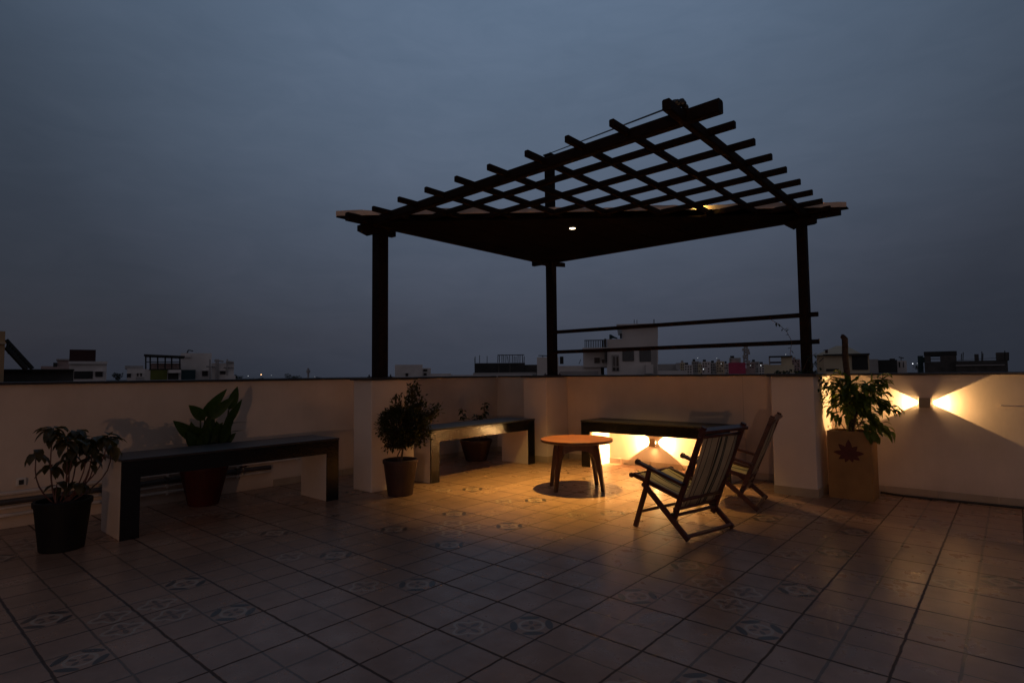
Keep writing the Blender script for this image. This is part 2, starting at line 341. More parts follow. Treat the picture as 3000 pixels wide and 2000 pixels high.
MB().box(-.630, -.626, YR-.0015, YR+.01, .50, PH-.004).build('plaster_joint', MT['skirt'], rw)
c = MB(); c.tube([(1.50, YR+.01, .830), (1.50, YR-.018, .832)], .004, 8); c.tube([(1.50, YR-.014, .832), (1.62, YR-.012, .829), (1.78, YR-.012, .831)], .0018, 6)
tag(c.build('wall_hook', MT['whiteplastic']), 'small nail with a thin wire on the right wall beyond the lit lamp', 'hook')
# ---- piers
def pier(x0, x1, y0, y1, label, zb=0, skirting=False):
    t = thing('masonry_pier', label, 'pier', ((x0+x1)/2, (y0+y1)/2, 0), group='cream piers under the pergola posts')
    MB().box(x0, x1, y0, y1, 0, PH-.002).build('pier_shaft', MT['pier'], t, bevel=.008)
    cy1 = y1+.03 if y1 < YR-.03 else YR-.028
    MB().box(x0-.03, x1+.03, y0-.03, cy1, PH-.002, PH+.026).build('cap', MT['coping'], t, bevel=.004)
    if skirting:
        s = MB(); skirt_run(s, (x0, y0, 0), (x1, y0, 0), (0, -1, 0), h=.075); skirt_run(s, (x1, y0-.012, 0), (x1, y1-.014, 0), (1, 0, 0), h=.075)
        s.build('skirting', MT['skirt'], t)
    return t
pier(-3.44, -3.135, .775, 1.30, 'pale free-standing pier beside the brown potted shrub, under the left pergola post')
pier(-3.335, -2.955, 3.325, YR, 'cream pier in the far corner between two benches, under the mast post', skirting=True)
pier(-.145, .225, 3.155, YR, 'cream pier next to the carved planter, lit orange on its right side', skirting=True)

# ================================================================== PERGOLA
CABLE_END = (.19, .535, 2.69)
pg = thing('pergola', 'dark timber pergola with open lattice and solid boarded corner on three posts', 'pergola', (-1.5, 2, PH))
PZ = 2.60                                   # underside of the beams
for (x, y, wd, top) in ((-3.215, .93, .118, PZ+.02), (-3.00, 3.52, .104, 4.06), (.10, 3.46, .086, PZ+.02)):
    b = MB(); b.box(x-wd/2, x+wd/2, y-wd/2, y+wd/2, PH+.026, top); p = b.build('post', MT['beam'], pg, bevel=.006)
    f = MB(); f.box(x-wd/2-.03, x+wd/2+.03, y-wd/2-.03, y+wd/2+.03, PH+.026, PH+.034)
    for sx in (-1, 1):
        for sy in (-1, 1): f.tube([(x+sx*(wd/2+.016), y+sy*(wd/2+.016), PH+.03), (x+sx*(wd/2+.016), y+sy*(wd/2+.016), PH+.052)], .007, 6)
    f.build('base_plate', MT['beam'], p)
    if top > 3:
        k = MB(); k.box(x-wd/2-.010, x+wd/2+.010, y-wd/2-.010, y+wd/2+.010, top, top+.015)
        for a in range(5): k.tube([(x-.03+.015*a, y, top+.01), (x-.03+.015*a+random.uniform(-.02, .02), y+.01, top+.04+random.uniform(0, .03))], .004, 5)
        k.build('mast_cap', MT['beam'], p)
        for zz, dx in ((3.05, .02), (3.42, -.01)): MB().tube([(x+dx, y-wd/2-.012, zz), (x+dx, y-wd/2, zz)], .012, 8).build('bolt_head', MT['metal'], p)
def beam(a, b, wd=.062, ht=.080): MB().bar(a, b, wd, ht).build('beam', MT['beam'], pg)
zb = PZ+.040
beam((-3.266, .759, zb), (.409, .619, zb), .066, .080)        # front
beam((.192, .381, zb-.006), (.147, 3.62, zb-.006), .050, .066)      # right
beam((-3.10, .464, zb-.003), (-3.085, 3.62, zb-.003), .060, .078)    # left
beam((-3.30, 3.515, zb-.005), (.43, 3.505, zb-.005), .060, .074)     # back
zs = 2.652
for i, x in enumerate((-.180, -.522, -.873, -1.246, -1.608, -1.981, -2.354, -2.748)):
    s = MB(); s.bar((x, .414-.037*(x+.2), zs), (x-.014, 3.62, zs), .036, .046); s.build('slat', MT['beam'], pg)
for i, y in enumerate((.953, 1.312, 1.668, 2.018, 2.392, 2.763, 3.102, 3.40)):
    s = MB(); s.bar((-3.09, y+.130, zs+.002), (.368, y, zs+.002), .036, .046); s.build('slat', MT['beam'], pg)
# corbels over the posts
c = MB(); c.prism([(-.36, .0), (.16, .0), (.16, -.05), (-.10, -.05), (-.22, -.085), (-.36, -.055)], lambda u, v, d: (-3.16+d, .93+u*.8, PZ+v), -.035, .035); c.build('corbel', MT['beam'], pg)
c = MB(); c.prism([(-.20, 0), (.16, 0), (.16, -.02), (.06, -.03), (-.05, -.14), (-.055, -.14), (-.055, -.045), (-.20, -.055)], lambda u, v, d: (-3.0-u*.75, 3.50+d-u*.5, PZ+v), -.035, .035); c.build('corbel', MT['beam'], pg)
c = MB(); c.prism([(-.15, 0), (.13, 0), (.13, -.045), (.11, -.055), (-.05, -.06), (-.08, -.075), (-.15, -.025)], lambda u, v, d: (.10+u, 3.46+d, PZ+v), -.035, .035); c.build('corbel', MT['beam'], pg)
# solid boarded corner beyond the diagonal, its pale sheet edge
A, B = Vector((-3.266, .455)), Vector((.470, 3.535)); dd = (B-A).normalized(); nn = Vector((dd.y, -dd.x))
dk = MB(); tri = [(A.x, A.y), (B.x, B.y), (.47, 3.66), (-3.34, 3.66), (-3.34, .50)]
dk.prism(tri, lambda u, v, d: (u, v, d), PZ+.078, PZ+.088); dk.build('boarding', MT['deck'], pg)
e = MB(); seg = 60; pr = []
for k in range(seg+1):
    t = k/seg; p = A.lerp(B, t)+nn*.012; hz = .040+.007*math.sin(t*9)+.007*math.sin(t*31+1)+.004*random.uniform(-1, 1)
    if abs(t-.28) < .035: hz += .014*math.cos((t-.28)/.035*1.57)
    for th in (0, .012):
        q = p-nn*th; pr += [(q.x, q.y, PZ+.070), (q.x, q.y, PZ+.074+hz)]
fs = []
for k in range(seg):
    a = k*4; fs += [(a, a+4, a+5, a+1), (a+2, a+3, a+7, a+6), (a+1, a+5, a+7, a+3), (a, a+2, a+6, a+4)]
e.add(pr, fs); e.build('sheet_edge', MT['fascia'], pg)
# soffit boards fixed under the slats in the solid corner
sf = MB(); n_ = 18; sl_ = dd.y/dd.x
for k in range(n_):
    x0 = -3.06+k*.19; x1 = min(x0+.187, .12)
    if x0 > .1: break
    y0, y1_ = A.y+(x0-A.x)*sl_+.03, A.y+(x1-A.x)*sl_+.03
    if y0 > 3.44: break
    sf.prism([(x0, y0), (x1, min(y1_, 3.475)), (x1, 3.48), (x0, 3.48)], lambda u, v, d: (u, v, d), PZ+.010+.0015*(k % 2), PZ+.020+.0015*(k % 2))
sf.build('soffit', MT['deck'], pg)
for z in (1.674, 1.413):
    MB().bar((-2.96, 3.49, z), (.215, 3.46, z), .03, .044).build('guard_rail', MT['beam'], pg)
ca = MB(); a, b = Vector((-2.985, 3.51, 4.09)), Vector(CABLE_END); ca.tube([a, a.lerp(b, .5), b], .006, 6); ca.build('tie_cable', MT['black'], pg)
kn = MB()
for k in range(11):
    p = Vector((.16+random.uniform(-.06, .05), .60+random.uniform(-.04, .05), PZ+.095+random.uniform(0, .045)))
    kn.lathe([(.001, -.022), (.018, -.012), (.022, 0), (.015, .014), (.001, .02)], p, 8)
kn.build('cable_anchor', MT['black'], pg)

# ---- downlight set in the soffit
LX, LY = -1.725, 2.200
dl = thing('downlight', 'small lit round downlight recessed in the dark pergola soffit above the table', 'lamp', (LX, LY, PZ+.006))
MB().lathe([(.030, -.004), (.040, -.006), (.043, 0), (.043, .004)], (LX, LY, PZ+.006), 28).build('trim_ring', MT['metal'], dl, smooth=True)
MB().lathe([(.001, -.001), (.029, -.001), (.029, .001)], (LX, LY, PZ+.004), 24).build('diffuser', emis('lamp_glow', (1, .80, .52), 12), dl)
spot(dl, (LX, LY, PZ-.003), (0, 0, -1), 690, 82, 1.0, (1, .62, .13), .03)
# a little lamp clipped behind the sheet edge
q = A.lerp(B, .715)
sl = thing('clip_lamp', 'tiny orange lit lamp glowing on the pale sheet edge of the pergola roof', 'lamp', (q.x+nn.x*.085, q.y+nn.y*.085, PZ+.050))
MB().lathe([(.001, 0), (.018, .002), (.020, .02), (.012, .03), (.001, .031)], sl.location, 14).build('lamp_shell', MT['lampbody'], sl, smooth=True)
spot(sl, (sl.location.x, sl.location.y, PZ+.090), (-nn.x-.3*nn.y, -nn.y+.3*nn.x, .10), 2.6, 140, .9, (1, .60, .14), .01)

# ---- wall lamps throwing light sideways
def sconce(x, z, label, pw, leak, la, lang):
    t = thing('wall_lamp', label, 'lamp', (x, YR, z), group='sideways wall lamps on the right parapet')
    b = MB(); w2, h2, d2 = .043, .044, .070
    b.box(x-.012, x+.012, YR-.012, YR-.001, z-.03, z+.03); b.box(x-.018, x+.018, YR-d2, YR-.012, z-h2, z+h2)
    b.box(x-w2, x-.018, YR-.010, YR-.004, z-h2, z+h2); b.box(x+.018, x+w2, YR-.010, YR-.004, z-h2, z+h2)
    b.box(x-w2, x-.018, YR-d2, YR-d2+.006, z-h2, z+h2); b.box(x+.018, x+w2, YR-d2, YR-d2+.006, z-h2, z+h2)
    for s in (-1, 1):
        xa, xb = sorted((x+s*.018, x+s*w2)); b.box(xa, xb, YR-d2+.006, YR-.010, z-h2, z-h2+.006); b.box(xa, xb, YR-d2+.006, YR-.010, z+h2-.006, z+h2)
    b.build('lamp_body', MT['lampbody'], t)
    for s in (-1, 1):
        MB().tube([(x+s*.0185, YR-.042, z), (x+s*.026, YR-.042, z)], .022, 16).build('lens', emis('lens_glow', (1, .78, .45), 14), t)
        spot(t, (x+s*.029, YR-.022, z), (s, .05, 0), pw, 60 if not la[2] else 74, .10, WARM, .004)
        if not la[2]: spot(t, (x+s*.030, YR-.042, z), (s*la[0], la[1], la[2]), pw*leak, lang, .7, WARM, .012)
        spot(t, (x+s*.030, YR-.042, z), (s, -.45, -.05), pw*.035, 165, .9, WARM, .02)
    if la[2]: spot(t, (x, YR-.050, z-h2-.006), la, pw*leak, lang, 1., WARM, .03)
sconce(-1.69, .30, 'small square wall lamp under the far granite bench, throwing light both ways', 200, .014, (0, -.10, -1), 178)
sconce(.985, .842, 'small square wall lamp on the open wall right of the planter, throwing light both ways', 62, .016, (1, .3, 0), 150)

# ---- the lamp of the stair house behind the camera, whose glow reaches the left wall
hs = thing('stair_house', 'cream stair house wall behind the viewer', 'building', (2, -6.2, 0))
MB().box(-1.0, 5.0, -6.4, -6.2, 0, 2.7).build('wall_face', MT['wall'], hs)
wl = thing('bulkhead_lamp', 'lit bulkhead lamp low on the stair house wall', 'lamp', (3.4, -6.2, 1.0))
MB().box(3.31, 3.49, -6.195, -6.14, .93, 1.07).build('lamp_body', MT['metal'], wl)
MB().box(3.33, 3.47, -6.139, -6.125, .945, 1.055).build('diffuser', emis('bulkhead_glow', (1, .66, .36), 4), wl)
spot(wl, (3.4, -6.09, 1.0), (-.8, .62, .0), 138, 165, .7, (1, .56, .33), .03)

# ================================================================== BENCHES
def bench(along, fx, a0, a1, depth, label, h=.562):
    # along 'y': front face at x = fx looking +x ; along 'x': front face at y = fx looking -y
    t = thing('granite_bench', label, 'bench', ((fx-depth/2, (a0+a1)/2, 0) if along == 'y' else ((a0+a1)/2, fx+depth/2, 0)), group='black granite benches round the terrace')
    P = (lambda u, v, z: (fx-v, u, z)) if along == 'y' else (lambda u, v, z: (u, fx+v, z))
    def bx(mb, u0, u1, v0, v1, z0, z1):
        vs = [P(u, v, z) for z in (z0, z1) for u, v in ((u0, v0), (u1, v0), (u1, v1), (u0, v1))]
        mb.add(vs, [(3, 2, 1, 0), (4, 5, 6, 7), (0, 1, 5, 4), (1, 2, 6, 5), (2, 3, 7, 6), (3, 0, 4, 7)])
    lw_, tt = .118, .135
    for (u0, u1) in ((a0, a0+lw_), (a1-lw_, a1)):
        m = MB(); bx(m, u0, u1, .016, depth, 0, h-tt); m.build('leg', MT['pier'], t, bevel=.004)
    m = MB(); bx(m, a0, a1, .016, depth, h-tt+.001, h-.020); m.build('seat_core', MT['pier'], t)
    m = MB(); out = [(a0, 0), (a0+lw_, 0), (a0+lw_, h-tt), (a1-lw_, h-tt), (a1-lw_, 0), (a1, 0), (a1, h-.019), (a0, h-.019)]
    m.prism(out, lambda u, v, d: P(u, d, v), 0, .015); m.build('granite_front', MT['granite'], t)
    m = MB(); bx(m, a0-.004, a1+.004, -.005, depth+.004, h-.018, h); m.build('seat_slab', MT['granite_top'], t, bevel=.002)
    return t
bench('y', -3.14, -1.30, .42, .46, 'black granite bench nearest the viewer, on the left in front of the red pot')
bench('y', -3.04, 1.45, 3.18, .46, 'black granite bench beside the brown potted shrub, its front mirroring the lamp glow')
bench('x', 3.33, -2.43, -.615, .458, 'black granite bench on the right wall with the lit lamp beneath it')

# ================================================================== TABLE
tx0, ty0 = -1.705, 2.185
tb = thing('round_table', 'round orange-brown wooden coffee table with four splayed dark legs under the downlight', 'table', (tx0, ty0, 0), R(0))
top = MB().lathe([(.001, .483), (.352, .483), (.356, .485), (.355, .488), (.350, .490), (.001, .490)], (0, 0, 0), 64); to = top.build('tabletop', MT['tabletop'], tb, local=True)
rm = MB().lathe([(.300, .458), (.342, .458), (.352, .463), (.357, .472), (.356, .4825), (.30, .4825)], (0, 0, 0), 64); rm.build('rim', MT['tableleg'], tb, local=True)
LA = [R(6), R(80), R(192), R(258)]
for k in range(4):
    a = LA[k]; c_, s_ = math.cos(a), math.sin(a); m = MB()
    def RP(u, v, d, c_=c_, s_=s_): return (c_*u-s_*d, s_*u+c_*d, v)
    m.prism([(.125, .455), (.235, .455), (.252, .36), (.272, .20), (.298, .0), (.266, 0), (.236, .17), (.205, .30), (.17, .355), (.125, .378)], RP, -.017, .017)
    m.build('leg', MT['tableleg'], tb, local=True, bevel=.004)
for k in range(4):
    a = LA[k]; b_ = LA[(k+1) % 4]; p = Vector((math.cos(a), math.sin(a), 0))*.205; q_ = Vector((math.cos(b_), math.sin(b_), 0))*.205; m = MB()
    d = (q_-p); ln = d.length; d /= ln; nrm = Vector((d.y, -d.x, 0)); arc = [(0, .455), (ln, .455)]+[(ln*(1-i/10), .33+.055*math.sin(math.pi*min(1, max(0, i/10)))**.6) for i in range(11)]
    m.prism(arc, lambda u, v, t_: p+d*u+nrm*t_+Vector((0, 0, v)), -.011, .011); m.build('apron', MT['tableleg'], tb, local=True)

# ================================================================== CHAIRS
def fabric():
    m = bpy.data.materials.new('striped_canvas'); m.use_nodes = True; t = m.node_tree; b = t.nodes['Principled BSDF']; b.inputs['Roughness'].default_value = .9
    tx = N(t, 'ShaderNodeTexCoord'); sp = N(t, 'ShaderNodeSeparateXYZ'); L(t, tx.outputs['Object'], sp.inputs[0])
    yy = M(t, 'DIVIDE', sp.outputs[1], .5, clamp=True)
    cr = (.44, .36, .24); gn = (.035, .040, .030); br = (.10, .045, .025); gy = (.20, .17, .13)
    st = [(0, cr), (.17, br), (.19, cr), (.33, gn), (.355, gy), (.375, gn), (.40, cr), (.47, gn), (.515, cr), (.535, br), (.555, cr), (.70, gn), (.715, cr), (.80, br), (.82, cr), (.89, gn), (.905, cr)]
    r = ramp(t, yy, st, 'CONSTANT')
    n = N(t, 'ShaderNodeTexNoise'); n.inputs['Scale'].default_value = 220; L(t, tx.outputs['Object'], n.inputs[0])
    n2 = N(t, 'ShaderNodeTexNoise'); n2.inputs['Scale'].default_value = 9; n2.inputs['Detail'].default_value = 4; L(t, tx.outputs['Object'], n2.inputs[0])
    sh = ramp(t, n2.outputs[0], [(.3, (.75, .74, .72)), (.7, (1, 1, 1))]); L(t, MIX(t, 1., r.outputs[0], sh.outputs[0], 'MULTIPLY'), b.inputs['Base Color'])
    bp = N(t, 'ShaderNodeBump'); bp.inputs['Strength'].default_value = .4; bp.inputs['Distance'].default_value = .001; L(t, n.outputs[0], bp.inputs['Height']); L(t, bp.outputs[0], b.inputs['Normal'])
    return m
FAB = fabric()
CW = .50                                   # width; local +x is forward, +y is across
def make_chair():
    t = thing('folding_chair', 'x', 'chair', (0, 0, 0), group='folding canvas armchairs')
    wd = MT['chairwood']
    def rail(name, pts, w_, h_, ys, up=(0, 1, 0), grp=None):
        for y in ys:
            m = MB()
            for a, b in zip(pts, pts[1:]): m.bar((a[0], y, a[1]), (b[0], y, b[1]), h_, w_, up)
            m.build(name, wd, t, local=True)
    rail('back_post', [(-.142, .772), (.135, .10)], .024, .036, (.020, CW-.020))
    rail('seat_rail', [(.505, .372), (.055, .258)], .022, .034, (.048, CW-.048))
    rail('leg', [(.345, .36), (.478, .0)], .022, .036, (.020, CW-.020))
    rail('leg', [(.372, .335), (-.012, .012)], .022, .038, (-.006, CW+.006))
    rail('arm_support', [(.300, .465), (.345, .325)], .022, .034, (-.008, CW+.008))
    for y in (-.010, CW+.010):
        m = MB(); m.bar((.415, y, .480), (.020, y, .375), .040, .022, (0, 0, 1)); m.tube([(.405, y, .478), (.425, y, .483)], .022, 10); m.build('armrest', wd, t, local=True)
    def dowel(name, x, z, r, y0=-.015, y1=CW+.015, knob=0):
        m = MB(); m.tube([(x, y0, z), (x, y1, z)], r, 12)
        if knob:
            for y in (y0, y1): m.lathe([(.001, -.02), (knob, -.012), (knob*1.1, 0), (knob, .012), (.001, .02)], (x, y, z), 10)
        m.build(name, wd, t, local=True, smooth=True)
    m = MB(); m.bar((-.138, 0, .745), (-.138, CW, .745), .052, .022, (-.38, 0, .92)); m.build('top_rail', wd, t, local=True)
    dowel('crossbar', -.113, .700, .011, 0, CW)
    dowel('crossbar', .505, .372, .014, .02, CW-.02, .018)
    dowel('crossbar', .100, .195, .014, 0, CW)
    dowel('crossbar', .055, .262, .012, .02, CW-.02)
    m = MB(); m.bar((.436, .02, .115), (.436, CW-.02, .115), .030, .022, (.3, 0, .95)); m.build('stretcher', wd, t, local=True)
    m = MB(); m.bar((.118, .02, .145), (.118, CW-.02, .145), .030, .022, (.3, 0, .95)); m.build('stretcher', wd, t, local=True)
    m = MB(); m.bar((.006, 0, .028), (.006, CW, .028), .030, .022, (.6, 0, .75)); m.build('stretcher', wd, t, local=True)
    for y in (.018, CW-.018):
        for px_, pz_, pr_ in ((.02, .375, .010), (.112, .160, .012), (-.03, .50, .007)): MB().tube([(px_, y-.029, pz_), (px_, y+.029, pz_)], pr_, 8).build('peg', MT['black'], t, local=True)
    def sling(name, p0, p1, sag, off):
        m = MB(); n, k = 14, 10; y0, y1 = .058, CW-.058; vs = []; p0, p1 = Vector((p0[0], 0, p0[1])), Vector((p1[0], 0, p1[1])); d = (p1-p0).normalized(); nr = Vector((d.z, 0, -d.x))
        for th in (0, .004):
            for i in range(n+1):
                for j in range(k+1):
                    a, b = i/n, j/k; s_ = sag*4*a*(1-a)*(.75+.25*math.sin(math.pi*b))+.004*math.sin(b*17+a*5)
                    vs.append(p0.lerp(p1, a)+nr*(off+s_+th)+Vector((0, y0+(y1-y0)*b, 0)))
        q = (n+1)*(k+1); fs = []
        for o in (0, q): fs += [(o+i*(k+1)+j, o+i*(k+1)+j+1, o+(i+1)*(k+1)+j+1, o+(i+1)*(k+1)+j) for i in range(n) for j in range(k)]
        for i in range(n):
            for j in (0, k): a = i*(k+1)+j; fs.append((a, a+k+1, a+k+1+q, a+q))
        for j in range(k):
            for i in (0, n): a = i*(k+1)+j; fs.append((a, a+1, a+1+q, a+q))
        m.add(vs, fs); m.build(name, FAB, t, local=True, smooth=True)
    sling('back_canvas', (-.118, .705), (.090, .205), .018, -.004)
    sling('seat_canvas', (.500, .378), (.060, .268), -.020, -.004)
    return t
ch = make_chair()
tag(ch, 'red-brown folding chair nearer the viewer, its striped canvas back turned to us')
ch.location = (-.11, 1.17, 0); ch.rotation_euler.z = math.atan2(.11, -.48)
# local +y must point to the far side: mirror by rotating about the far foot
def place(o, rx, ry, fx, fy):
    # rear near foot (rx, ry), forward direction (fx, fy); across = forward turned clockwise
    f = Vector((fx, fy)).normalized(); o.rotation_euler.z = math.atan2(f.y, f.x)
    ac = Vector((-f.y, f.x))           # local +y
    o.location = (rx-ac.x*CW, ry-ac.y*CW, 0)
c2 = copy_tree(ch)
tag(c2, 'red-brown folding chair farther back, seen side-on close to the pier')
place(ch, .005, 1.66, -.48, .11)
o_ = Vector((-.11, 1.17)); place(ch, o_.x, o_.y, -.48, .11)
ac = Vector((.2234, .9747))*CW; ch.location = (o_.x+ac.x, o_.y+ac.y, 0)
f = Vector((-.984, -.175)).normalized(); ac = Vector((-f.y, f.x)); c2.rotation_euler.z = math.atan2(f.y, f.x)
c2.location = (-.03-ac.x*CW, 2.315-ac.y*CW, 0)

# ================================================================== POTS AND PLANTS
def pot(t, x, y, rb, rt, h, m, lip=.012):
    MB().lathe([(.001, .002), (rb-.004, .0), (rb, .006), (rt-lip*.7, h-.040), (rt-lip*.7, h-.036), (rt, h-.034), (rt+.002, h-.004), (rt-.002, h), (rt-lip-.004, h), (rt-lip-.006, h-.045), (.001, h-.05)], (x, y, 0), 40).build('pot', m, t, smooth=False)
    s = MB(); r_ = rt-lip-.008; seg = 20
    vs = [(x, y, h-.035)]
    for rr_ in (.5, 1):
        for k in range(seg): a = 2*math.pi*k/seg; vs.append((x+r_*rr_*math.cos(a), y+r_*rr_*math.sin(a), h-.04+random.uniform(-.006, .008)))
    fs = [(0, 1+k, 1+(k+1) % seg) for k in range(seg)]+[(1+k, 1+seg+k, 1+seg+(k+1) % seg, 1+(k+1) % seg) for k in range(seg)]
    s.add(vs, fs).build('soil', MT['soil'], t)
def rv(a=1.): return Vector((random.uniform(-a, a), random.uniform(-a, a), random.uniform(-a, a)))
def curve(p0, p1, bow, n=7):
    p0, p1, bow = Vector(p0), Vector(p1), Vector(bow); return [p0.lerp(p1, k/n)+bow*math.sin(math.pi*k/n) for k in range(n+1)]

# view axes for layouts in the plane of a pot: across = to the right as one faces the left wall
# P1 croton-like plant in the black bucket
t = thing('potted_plant', 'drooping mottled plant in a tall black bucket, nearest plant at the left edge', 'potted plant', (-3.26, -1.60, 0))
pot(t, -3.26, -1.60, .125, .165, .325, MT['potblack'])
st, lf = MB(), MB(); c0 = Vector((-3.26, -1.61, .28))
tips = [(-1.665, .800, 14), (-1.60, .735, 11), (-1.525, .760, 15), (-1.49, .70, 10), (-1.45, .72, 13), (-1.375, .735, 14), (-1.325, .66, 4), (-1.74, .66, 6), (-1.66, .56, 5), (-1.575, .60, 6), (-1.47, .57, 5), (-1.635, .44, 4), (-1.535, .43, 5), (-1.57, .66, 9), (-1.43, .62, 4)]
for (y, z, n) in tips:
    p = Vector((-3.26+random.uniform(-.09, .09), y, z)); st.tube(curve(c0+Vector((random.uniform(-.02, .02), random.uniform(-.03, .03), 0)), p, (0, (y+1.60)*.35, -.02)), [.0055, .005, .005, .0045, .004, .004, .0035, .003], 6)
    for k in range(n):
        a = 2*math.pi*k/n+random.uniform(-.4, .4); el = random.uniform(-.25, .55)
        lf.leaf(p+Vector((0, 0, random.uniform(-.03, .01))), (math.cos(a), math.sin(a), el), (0, 0, 1), random.uniform(.09, .135), random.uniform(.042, .062), droop=random.uniform(.9, 2.3), fold=.18)
lf.leaf((-3.20, -1.335, .665), (.1, .1, -1), (1, 0, 0), .125, .062, .1)
st.build('stems', MT['stem'], t); lf.build('foliage', MT['leaf_croton'], t, smooth=True)

# P2 broad-leaved plant in the red pot behind the first bench
t = thing('potted_plant', 'broad upright green leaves in a red pot standing behind the near bench', 'potted plant', (-3.93, -.45, 0))
pot(t, -3.93, -.45, .125, .205, .36, MT['potred'])
st, lf = MB(), MB()
L2 = [(-.48, .76, -.29, 1.03, .085), (-.45, .75, -.255, .965, .085), (-.47, .75, -.62, .90, .09), (-.52, .57, -.715, .77, .10), (-.27, .83, -.195, 1.045, .095), (-.27, .67, -.125, .925, .08), (-.24, .70, -.05, .70, .035), (-.23, .62, -.10, .63, .035),
      (-.45, .53, -.36, .79, .10), (-.33, .52, -.28, .80, .10), (-.53, .52, -.57, .74, .09), (-.42, .55, -.25, .72, .10), (-.48, .55, -.45, .80, .08), (-.36, .6, -.22, .74, .08), (-.55, .5, -.62, .66, .08), (-.30, .5, -.20, .62, .07)]
L2 += [(-.45+random.uniform(-.10, .16), .50, -.45+random.uniform(-.22, .24), random.uniform(.60, .76), .09) for _ in range(9)]
for i, (y0, z0, y1, z1, wd) in enumerate(L2):
    xo = random.uniform(-.05, .07); a, b = Vector((-3.93+xo, y0, z0)), Vector((-3.93+xo+random.uniform(-.03, .06), y1, z1)); d = b-a
    st.tube(curve((-3.93+xo*.3, -.45+(y0+.45)*.25, .32), a, (0, (y0+.45)*.2, 0)), .007, 6)
    lf.leaf(a, d, (.96, .1+random.uniform(-.3, .3), .15) if i not in (6, 7) else (0, 0, 1), d.length, wd*1.12, droop=.12 if z1 > z0+.05 else .02, seg=7, fold=.12)
st.build('stems', MT['leaf_dark'], t); lf.build('foliage', MT['leaf_broad'], t, smooth=True)

# P3 round shrub in the brown pot
t = thing('potted_shrub', 'round bushy shrub on a short trunk in a brown clay pot by the left pier', 'potted plant', (-2.86, .91, 0))
pot(t, -2.86, .91, .118, .165, .335, MT['potbrown'])
st, lf = MB(), MB(); st.tube([(-2.86, .91, .28), (-2.855, .925, .36), (-2.85, .935, .46), (-2.85, .95, .62)], [.012, .010, .009, .006], 8); st.tube([(-2.86, .90, .28), (-2.87, .885, .37), (-2.85, .93, .46)], .006, 6)
cc = Vector((-2.86, .915, .635)); ends = []
for k in range(64):
    while True:
        v = rv(1)
        if .45 < v.length < 1: break
    e_ = cc+Vector((v.x*.20, v.y*.245, v.z*.195)); ends.append(e_)
    if k % 9 == 0: ends.append(cc+(e_-cc)*1.22)
ends += [Vector((-2.84, .99+.02*k, .80+.055*k)) for k in range(5)]+[Vector((-2.85, 1.10+.02*k, .78+.035*k)) for k in range(4)]+[Vector((-2.83, 1.13+.045*k, .66+.025*k)) for k in range(6)]+[Vector((-2.85, 1.20, .80)), Vector((-2.84, 1.3, .72)), Vector((-2.86, .86, .90)), Vector((-2.84, .76, .80))]
for e_ in ends:
    b0 = Vector((-2.852, .935, .47+random.uniform(0, .08))); st.tube([b0, b0.lerp(e_, .5)+Vector((0, 0, .015)), e_], [.004, .003, .0018], 5)
    for j in range(50):
        p = e_+rv(.048)-(e_-b0).normalized()*random.uniform(0, .06)
        d = (p-cc).normalized()*.7+rv(.8)+Vector((0, 0, .35)); lf.leaf(p, d, (random.uniform(-.5, .5), random.uniform(-.5, .5), 1), random.uniform(.036, .056), random.uniform(.017, .025), droop=.3, seg=2, fold=.15)
st.tube([(-2.85, 1.06, .86), (-2.845, 1.02, .98), (-2.84, 1.0, 1.045)], [.004, .003, .002], 5)
for k in range(10):
    s_ = 1 if k % 2 else -1; lf.leaf((-2.845, 1.03-.004*k, .91+.014*k), (.2, s_, .9), (1, 0, .3), .045, .016, droop=.3, seg=2)
st.build('trunk', MT['bark'], t); lf.build('foliage', MT['leaf_shrub'], t)

# P4 small plant behind the second bench
t = thing('potted_plant', 'small two-stemmed plant in a brown pot behind the bench with the lit front', 'potted plant', (-3.83, 2.92, 0))
pot(t, -3.83, 2.92, .14, .215, .275, MT['potbrown'])
st, lf = MB(), MB()
for (pts, n) in ((((-3.83, 2.86, .24), (-3.83, 2.72, .45), (-3.83, 2.66, .70)), 24), (((-3.83, 2.96, .24), (-3.82, 3.02, .46), (-3.83, 3.07, .60), (-3.83, 3.10, .755)), 28), (((-3.83, 2.93, .24), (-3.82, 3.07, .33), (-3.83, 3.16, .37)), 10), (((-3.83, 2.99, .45), (-3.82, 2.93, .55), (-3.8, 2.90, .60)), 12)):
    pts = [Vector(p) for p in pts]; st.tube(pts, .0045, 6)
    for k in range(n):
        s_ = .35+.65*k/n; i = min(int(s_*(len(pts)-1)), len(pts)-2); p = pts[i].lerp(pts[i+1], s_*(len(pts)-1)-i); a = random.uniform(0, 6.28)
        lf.leaf(p, (math.cos(a), math.sin(a), random.uniform(-.2, .6)), (0, 0, 1), random.uniform(.06, .10), random.uniform(.035, .055), droop=.9, seg=3)
st.build('stems', MT['bark'], t); lf.build('foliage', MT['leaf_dark'], t, smooth=True)

